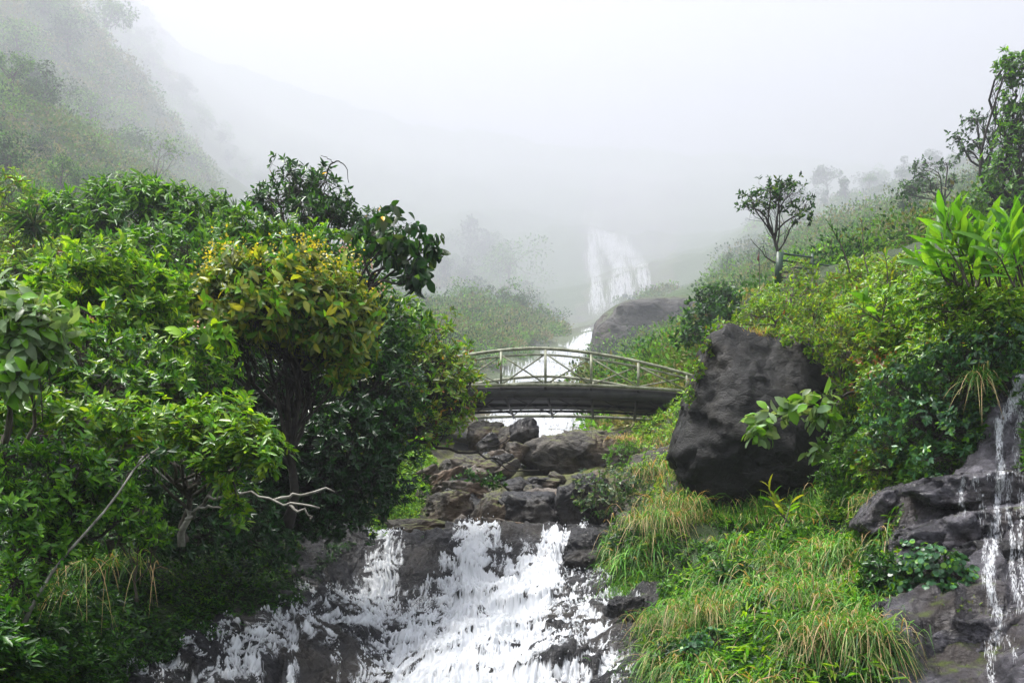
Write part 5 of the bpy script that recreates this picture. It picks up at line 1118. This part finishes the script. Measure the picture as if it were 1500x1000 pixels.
stuff('scrub', [
    scrub([(-80, 480), (-80, -60), (260, -60), (260, 180), (330, 300), (420, 420), (300, 480)], 5200, 42, 520, 'hill', (.8, 2.4), 140),
    scrub([(-80, 330), (-80, 150), (100, 200), (250, 300), (200, 400), (0, 400)], 900, 40, 110, 'hilldry', (.5, 1.2), 140),
    scrub([(420, 520), (440, 380), (620, 350), (720, 360), (790, 440), (806, 466), (770, 500), (700, 530), (670, 560)], 2600, 55, 330, 'hill', (.9, 2.6), 140),
    scrub([(960, 640), (940, 560), (1020, 480), (1050, 400), (1100, 330), (1250, 260), (1400, 200), (1540, 160), (1540, 420), (1250, 420), (1120, 430), (1060, 560)], 3000, 40, 260, 'hill', (.8, 2.3), 140),
    scrub([(960, 640), (930, 580), (1030, 470), (1120, 420), (1060, 600)], 700, 30, 70, 'hilldry', (.4, 1.0), 140),
    scrub([(872, 600), (870, 545), (930, 530), (1010, 500), (1040, 540), (980, 630), (880, 640)], 420, 34, 66, 'hilldry', (.5, 1.3), 140),
    scrub([(855, 590), (872, 515), (930, 500), (1030, 465), (1040, 590)], 300, 40, 72, 'hill', (.8, 2.0), 140),
    scrub([(680, 545), (690, 490), (790, 468), (822, 488), (800, 508), (752, 530)], 420, 55, 200, 'hilldry', (.5, 1.3), 140),
    scrub([(690, 540), (700, 480), (780, 450), (800, 475), (750, 510)], 400, 90, 260, 'hill', (.8, 2.0), 140),
    scrub([(870, 445), (960, 432), (1060, 425), (1060, 470), (960, 445)], 160, 108, 190, 'hill', (.8, 1.6), 140),
], 'far_leaf')

def far_proto(kind, seed):
    """tree of height 1 standing on the origin; single mesh, bark and leaf slots"""
    r2 = np.random.default_rng(seed); wood = MB(); lobs = []
    if kind == 'round': lobs = [(np.array([r2.normal() * .14, r2.normal() * .14, .62 + r2.normal() * .12]), r2.uniform(.14, .24)) for _ in range(9)]
    if kind == 'umbrella': lobs = [(np.array([math.cos(a) * .26, math.sin(a) * .26, .78 + r2.uniform(-.08, .1)]), r2.uniform(.12, .17)) for a in r2.uniform(0, 6.3, 8)] + [(np.array([0, 0, .88]), .15)]
    if kind == 'tall': lobs = [(np.array([r2.normal() * .10, r2.normal() * .10, z]), r2.uniform(.09, .16)) for z in np.linspace(.4, .92, 9)]
    if kind == 'bush': lobs = [(np.array([r2.normal() * .28, r2.normal() * .28, r2.uniform(.3, .75)]), r2.uniform(.2, .34)) for _ in range(9)]
    top = np.array([r2.normal() * .04, 0, .62]); wood.tube(curve(np.zeros(3), top, 6, 0, .04), np.linspace(.022, .010, 6), 6)
    parts = []
    for c, r in lobs:
        wood.tube(curve(top * r2.uniform(.5, 1), c, 5, .05, .08), np.linspace(.010, .003, 5), 4)
        n = 240; u = rvec(n); p = c + u * (r * (rng.random(n) ** .4))[:, None] * np.array([1, 1, .62]); g = vnoise(p * 16, seed) > .40; p, u = p[g], u[g]
        L = rng.uniform(.03, .055, len(p)); col = palette(len(p), PAL['mid' if seed % 2 else 'dark']) * r2.uniform(.85, 1.2)
        parts.append(leaves(p, nz(u + rvec(len(u)) * .8), nz(rvec(len(u)) + np.array([0, 0, 1.])), L, L * .55, col, 'quad'))
    v, fs, c = merge(parts); wv = np.concatenate(wood.v); wf = [np.concatenate(wood.q)] + ([np.concatenate(wood.t)] if wood.t else [])
    nq = [f.shape[0] for f in fs]; allf = fs + [f + len(v) for f in wf]
    fm = np.concatenate([np.zeros(sum(nq), int)] + [np.ones(len(f), int) for f in wf])
    order = np.argsort([f.shape[1] for f in allf], kind='stable')
    me = mesh_np('proto', np.concatenate([v, wv]), allf, None, np.concatenate([c, np.full((len(wv), 3), .05)]), mats=[M['far_leaf'], M['bark']], fmat=fm)
    return me
PROTO = {k: [far_proto(k, 200 + 7 * i + j) for j in range(3)] for i, k in enumerate(('round', 'umbrella', 'tall', 'bush'))}
def far_tree(kind, px, Y, hpx, label, group, cat='tree', sink=.04, raw=False):
    src = PROTO[kind][rng.integers(3)]; o = src.copy(); o.name = 'hillside_bush' if kind == 'bush' else 'hillside_tree'; COL.objects.link(o)
    Y = FY_(Y) if not raw else Y; b = gpt(px, Y); s = hpx / F * Y; o.location = b - np.array([0, 0, s * sink]); o.rotation_euler = (0, 0, rng.uniform(0, 6.3)); o.scale = (s * rng.uniform(.9, 1.15), s * rng.uniform(.9, 1.15), s)
    return tag(o, label, cat, group)
HERO = [
 ('round', 8, 60, 100, 'dark leafy tree at the left edge of the photo above the yellow green shrubby tree'), ('round', 66, 78, 84, 'rounded green tree on the left slope beside the umbrella shaped tree'), ('bush', 36, 92, 80, 'wide dark bush high above the left edge tree'),
 ('round', 128, 112, 84, 'shadowy tree on the left slope just below the large faint tree'), ('round', 24, 118, 96, 'tall misty crown near the upper left edge of the slope'), ('bush', 185, 100, 60, 'dark misty bush left of the small pale feathery tree'), ('round', 100, 135, 84, 'misty dome shaped crown in the middle of the left slope'),
 ('bush', 20, 80, 60, 'dark bush high on the left slope at the photo edge'), ('umbrella', 112, 84, 62, 'dark umbrella shaped tree on the grassy left slope'), ('bush', 246, 108, 56, 'rounded misty bush at the right foot of the left slope'),
 ('round', 160, 165, 100, 'large faint tree jutting from the left slope into the fog'), ('round', 60, 140, 95, 'misty broad tree near the top left corner'), ('tall', 95, 190, 90, 'barely visible tree at the top of the left slope'),
 ('round', 60, 70, 50, 'green round tree below the dark bush on the left slope'), ('bush', 160, 95, 50, 'dim bush between the umbrella tree and the misty rounded bush'),
 ('tall', 690, 260, 95, 'tall faint tree on the foggy slope left of the far waterfall'), ('bush', 748, 215, 90, 'dark rounded clump of foliage on the foggy slope left of the far waterfall'), ('round', 650, 200, 60, 'pale low tree left of the tall faint tree'),
 ('round', 785, 165, 46, 'small misty tree nearest the upper stream'), ('bush', 640, 120, 48, 'greenish bush just above the left end of the footbridge'),
 ('umbrella', 1213, 215, 62, 'faint thin tree on the foggy ridge behind the thin railing tree'), ('round', 1150, 190, 58, 'misty tree on the left shoulder of the right hill'), ('round', 1272, 225, 52, 'foggy round tree on the ridge in the middle of the right hill'),
 ('umbrella', 1345, 270, 60, 'pale ghostly tree on the skyline left of the tall sparse tree'), ('round', 1100, 165, 48, 'hazy tree at the brink of the cliff on the right hill'), ('bush', 1385, 52, 52, 'dark round shrub behind the ginger clump'), ('bush', 1312, 44, 34, 'dark small shrub right of the stalk plants'),
 ('tall', 1332, 60, 70, 'slim leaning little tree left of the umbrella tree on the right hill'),
]
for kind, px, Y, hp, lb in HERO: far_tree(kind, px, Y, hp, lb, None)
for poly, n, y0, y1, hp, lb, gr in [
    ([(-60, 400), (-60, 0), (120, 0), (220, 220), (250, 330)], 60, 50, 260, (34, 76), 'misty tree or bush scattered over the steep left slope', 'trees on the left slope'),
    ([(520, 500), (560, 380), (700, 370), (800, 460), (780, 520)], 44, 90, 310, (26, 70), 'foggy tree on the slope between the grove and the upper stream', 'trees on the slope behind the footbridge'),
    ([(560, 540), (560, 460), (700, 430), (810, 470), (810, 515), (700, 545)], 28, 80, 200, (18, 44), 'bushy tree on the lower foggy slope left of the middle waterfall', 'trees beside the middle waterfall'),
    ([(1060, 420), (1120, 320), (1260, 265), (1480, 220), (1500, 330), (1300, 380)], 45, 60, 250, (24, 52), 'hazy tree or bush on the slope of the right hill', 'trees on the right hill'),
    ([(960, 620), (1000, 540), (1060, 480), (1070, 560), (1010, 640)], 7, 34, 70, (28, 44), 'leafy bush on the grassy slope behind the right end of the footbridge', 'bushes behind the footbridge')]:
    for p in ray_pts(poly, n, y0, y1):
        far_tree(rng.choice(['round', 'bush', 'bush', 'umbrella']), p[0] / p[1] * F + 750, p[1], rng.uniform(*hp), lb, gr, raw=True)
Ys = np.geomspace(55, 1500, 160)
for a, b, st, lb, gr in ((120, 400, 11, 'misty tree on the sloping edge of the left mountainside', 'trees along the edge of the left slope'), (1050, 1490, 15, 'misty tree along the skyline of the right hill', 'trees along the skyline of the right hill')):
    for px in np.arange(a, b, st):
        z = ground((px - 750) / F * Ys, Ys) / Ys; m_ = Ys < (1300 if a < 700 else 900); j = int(np.argmax(np.where(m_, z, -9)))
        for r_ in range(2 if a < 700 else 1):
            far_tree(rng.choice(['round', 'umbrella', 'tall', 'bush']), px + rng.uniform(-7, 7), Ys[max(0, j - rng.integers(0, 8))], rng.uniform(18, 46), lb, gr, raw=True)
for k in PROTO.values():
    for o in k: bpy.data.objects.remove(o)

plant('tree', 'thin open crowned tree beside the green railing', 'tree', (1143, 412, 30),
      [(1128, 272, 26, 14, 30), (1100, 288, 20, 12, 30), (1160, 284, 24, 14, 30), (1180, 300, 14, 12, 30), (1088, 302, 12, 8, 30), (1140, 292, 24, 12, 30), (1172, 318, 18, 8, 30), (1118, 300, 20, 8, 30), (1150, 266, 18, 9, 30)],
      leaf=.15, ratio=.42, n=6, pal='dark', young=OLIVE, per=120, gap=.46, trunk=.075, bark='bark_dark', fork=.6, twig=.8, grow=1.15)
twigs('dead_branch', 'bare side twig low on the thin railing tree', 'branch', (1140, 390, 29.9), [[(1140, 388, 29.9), (1122, 376, 29.9), (1100, 350, 29.9)], [(1124, 378, 29.9), (1118, 360, 29.9)]], .03, 'bark_dark')
plant('tree', 'flat topped umbrella tree on the right hill', 'tree', (1392, 318, 50),
      [(1340, 275, 28, 12, 50), (1358, 246, 28, 13, 50), (1385, 238, 20, 10, 50), (1320, 282, 14, 10, 50), (1372, 268, 28, 12, 50), (1400, 262, 14, 10, 50), (1345, 258, 20, 10, 50)],
      leaf=.24, ratio=.42, n=7, pal='dark', young=MID, per=130, gap=.42, trunk=.16, bark='bark_dark', fork=.5, twig=.8, grow=1.0)
plant('tree', 'tall sparse tree on the skyline left of the edge tree', 'tree', (1452, 285, 46),
      [(1418, 178, 20, 14, 46), (1440, 168, 22, 10, 46), (1402, 200, 14, 16, 46), (1455, 190, 16, 18, 46), (1425, 205, 22, 14, 46), (1412, 222, 16, 10, 46), (1450, 215, 14, 14, 46)],
      leaf=.22, ratio=.42, n=6, pal='dark', young=BLUEG, grow=1.0, per=95, gap=.48, trunk=.15, bark='bark_dark', fork=.55, twig=.8)
plant('tree', 'leafy tall tree at the right edge of the skyline', 'tree', (1500, 350, 38),
      [(1478, 88, 24, 14, 38), (1500, 100, 30, 20, 38), (1470, 112, 16, 12, 38), (1490, 140, 26, 20, 38), (1505, 175, 34, 26, 38), (1480, 165, 18, 14, 38), (1475, 205, 26, 24, 38), (1510, 220, 34, 30, 38), (1470, 245, 30, 24, 38), (1490, 285, 40, 26, 38), (1440, 290, 30, 18, 39)],
      leaf=.22, ratio=.42, n=7, pal='mid', young=MID, grow=1.1, per=120, gap=.44, trunk=.2, bark='bark_dark', fork=.3)
plant('tree', 'small pale feathery tree rising from the left slope', 'tree', (222, 290, 80),
      [(238, 205, 20, 9, 80), (255, 215, 14, 8, 80), (222, 215, 14, 9, 80), (243, 224, 20, 8, 80), (212, 232, 10, 6, 80), (262, 226, 8, 7, 80)], leaf=.5, ratio=.42, n=6, pal='mid', young=PALE, per=330, gap=.44, trunk=.25, fork=.6)
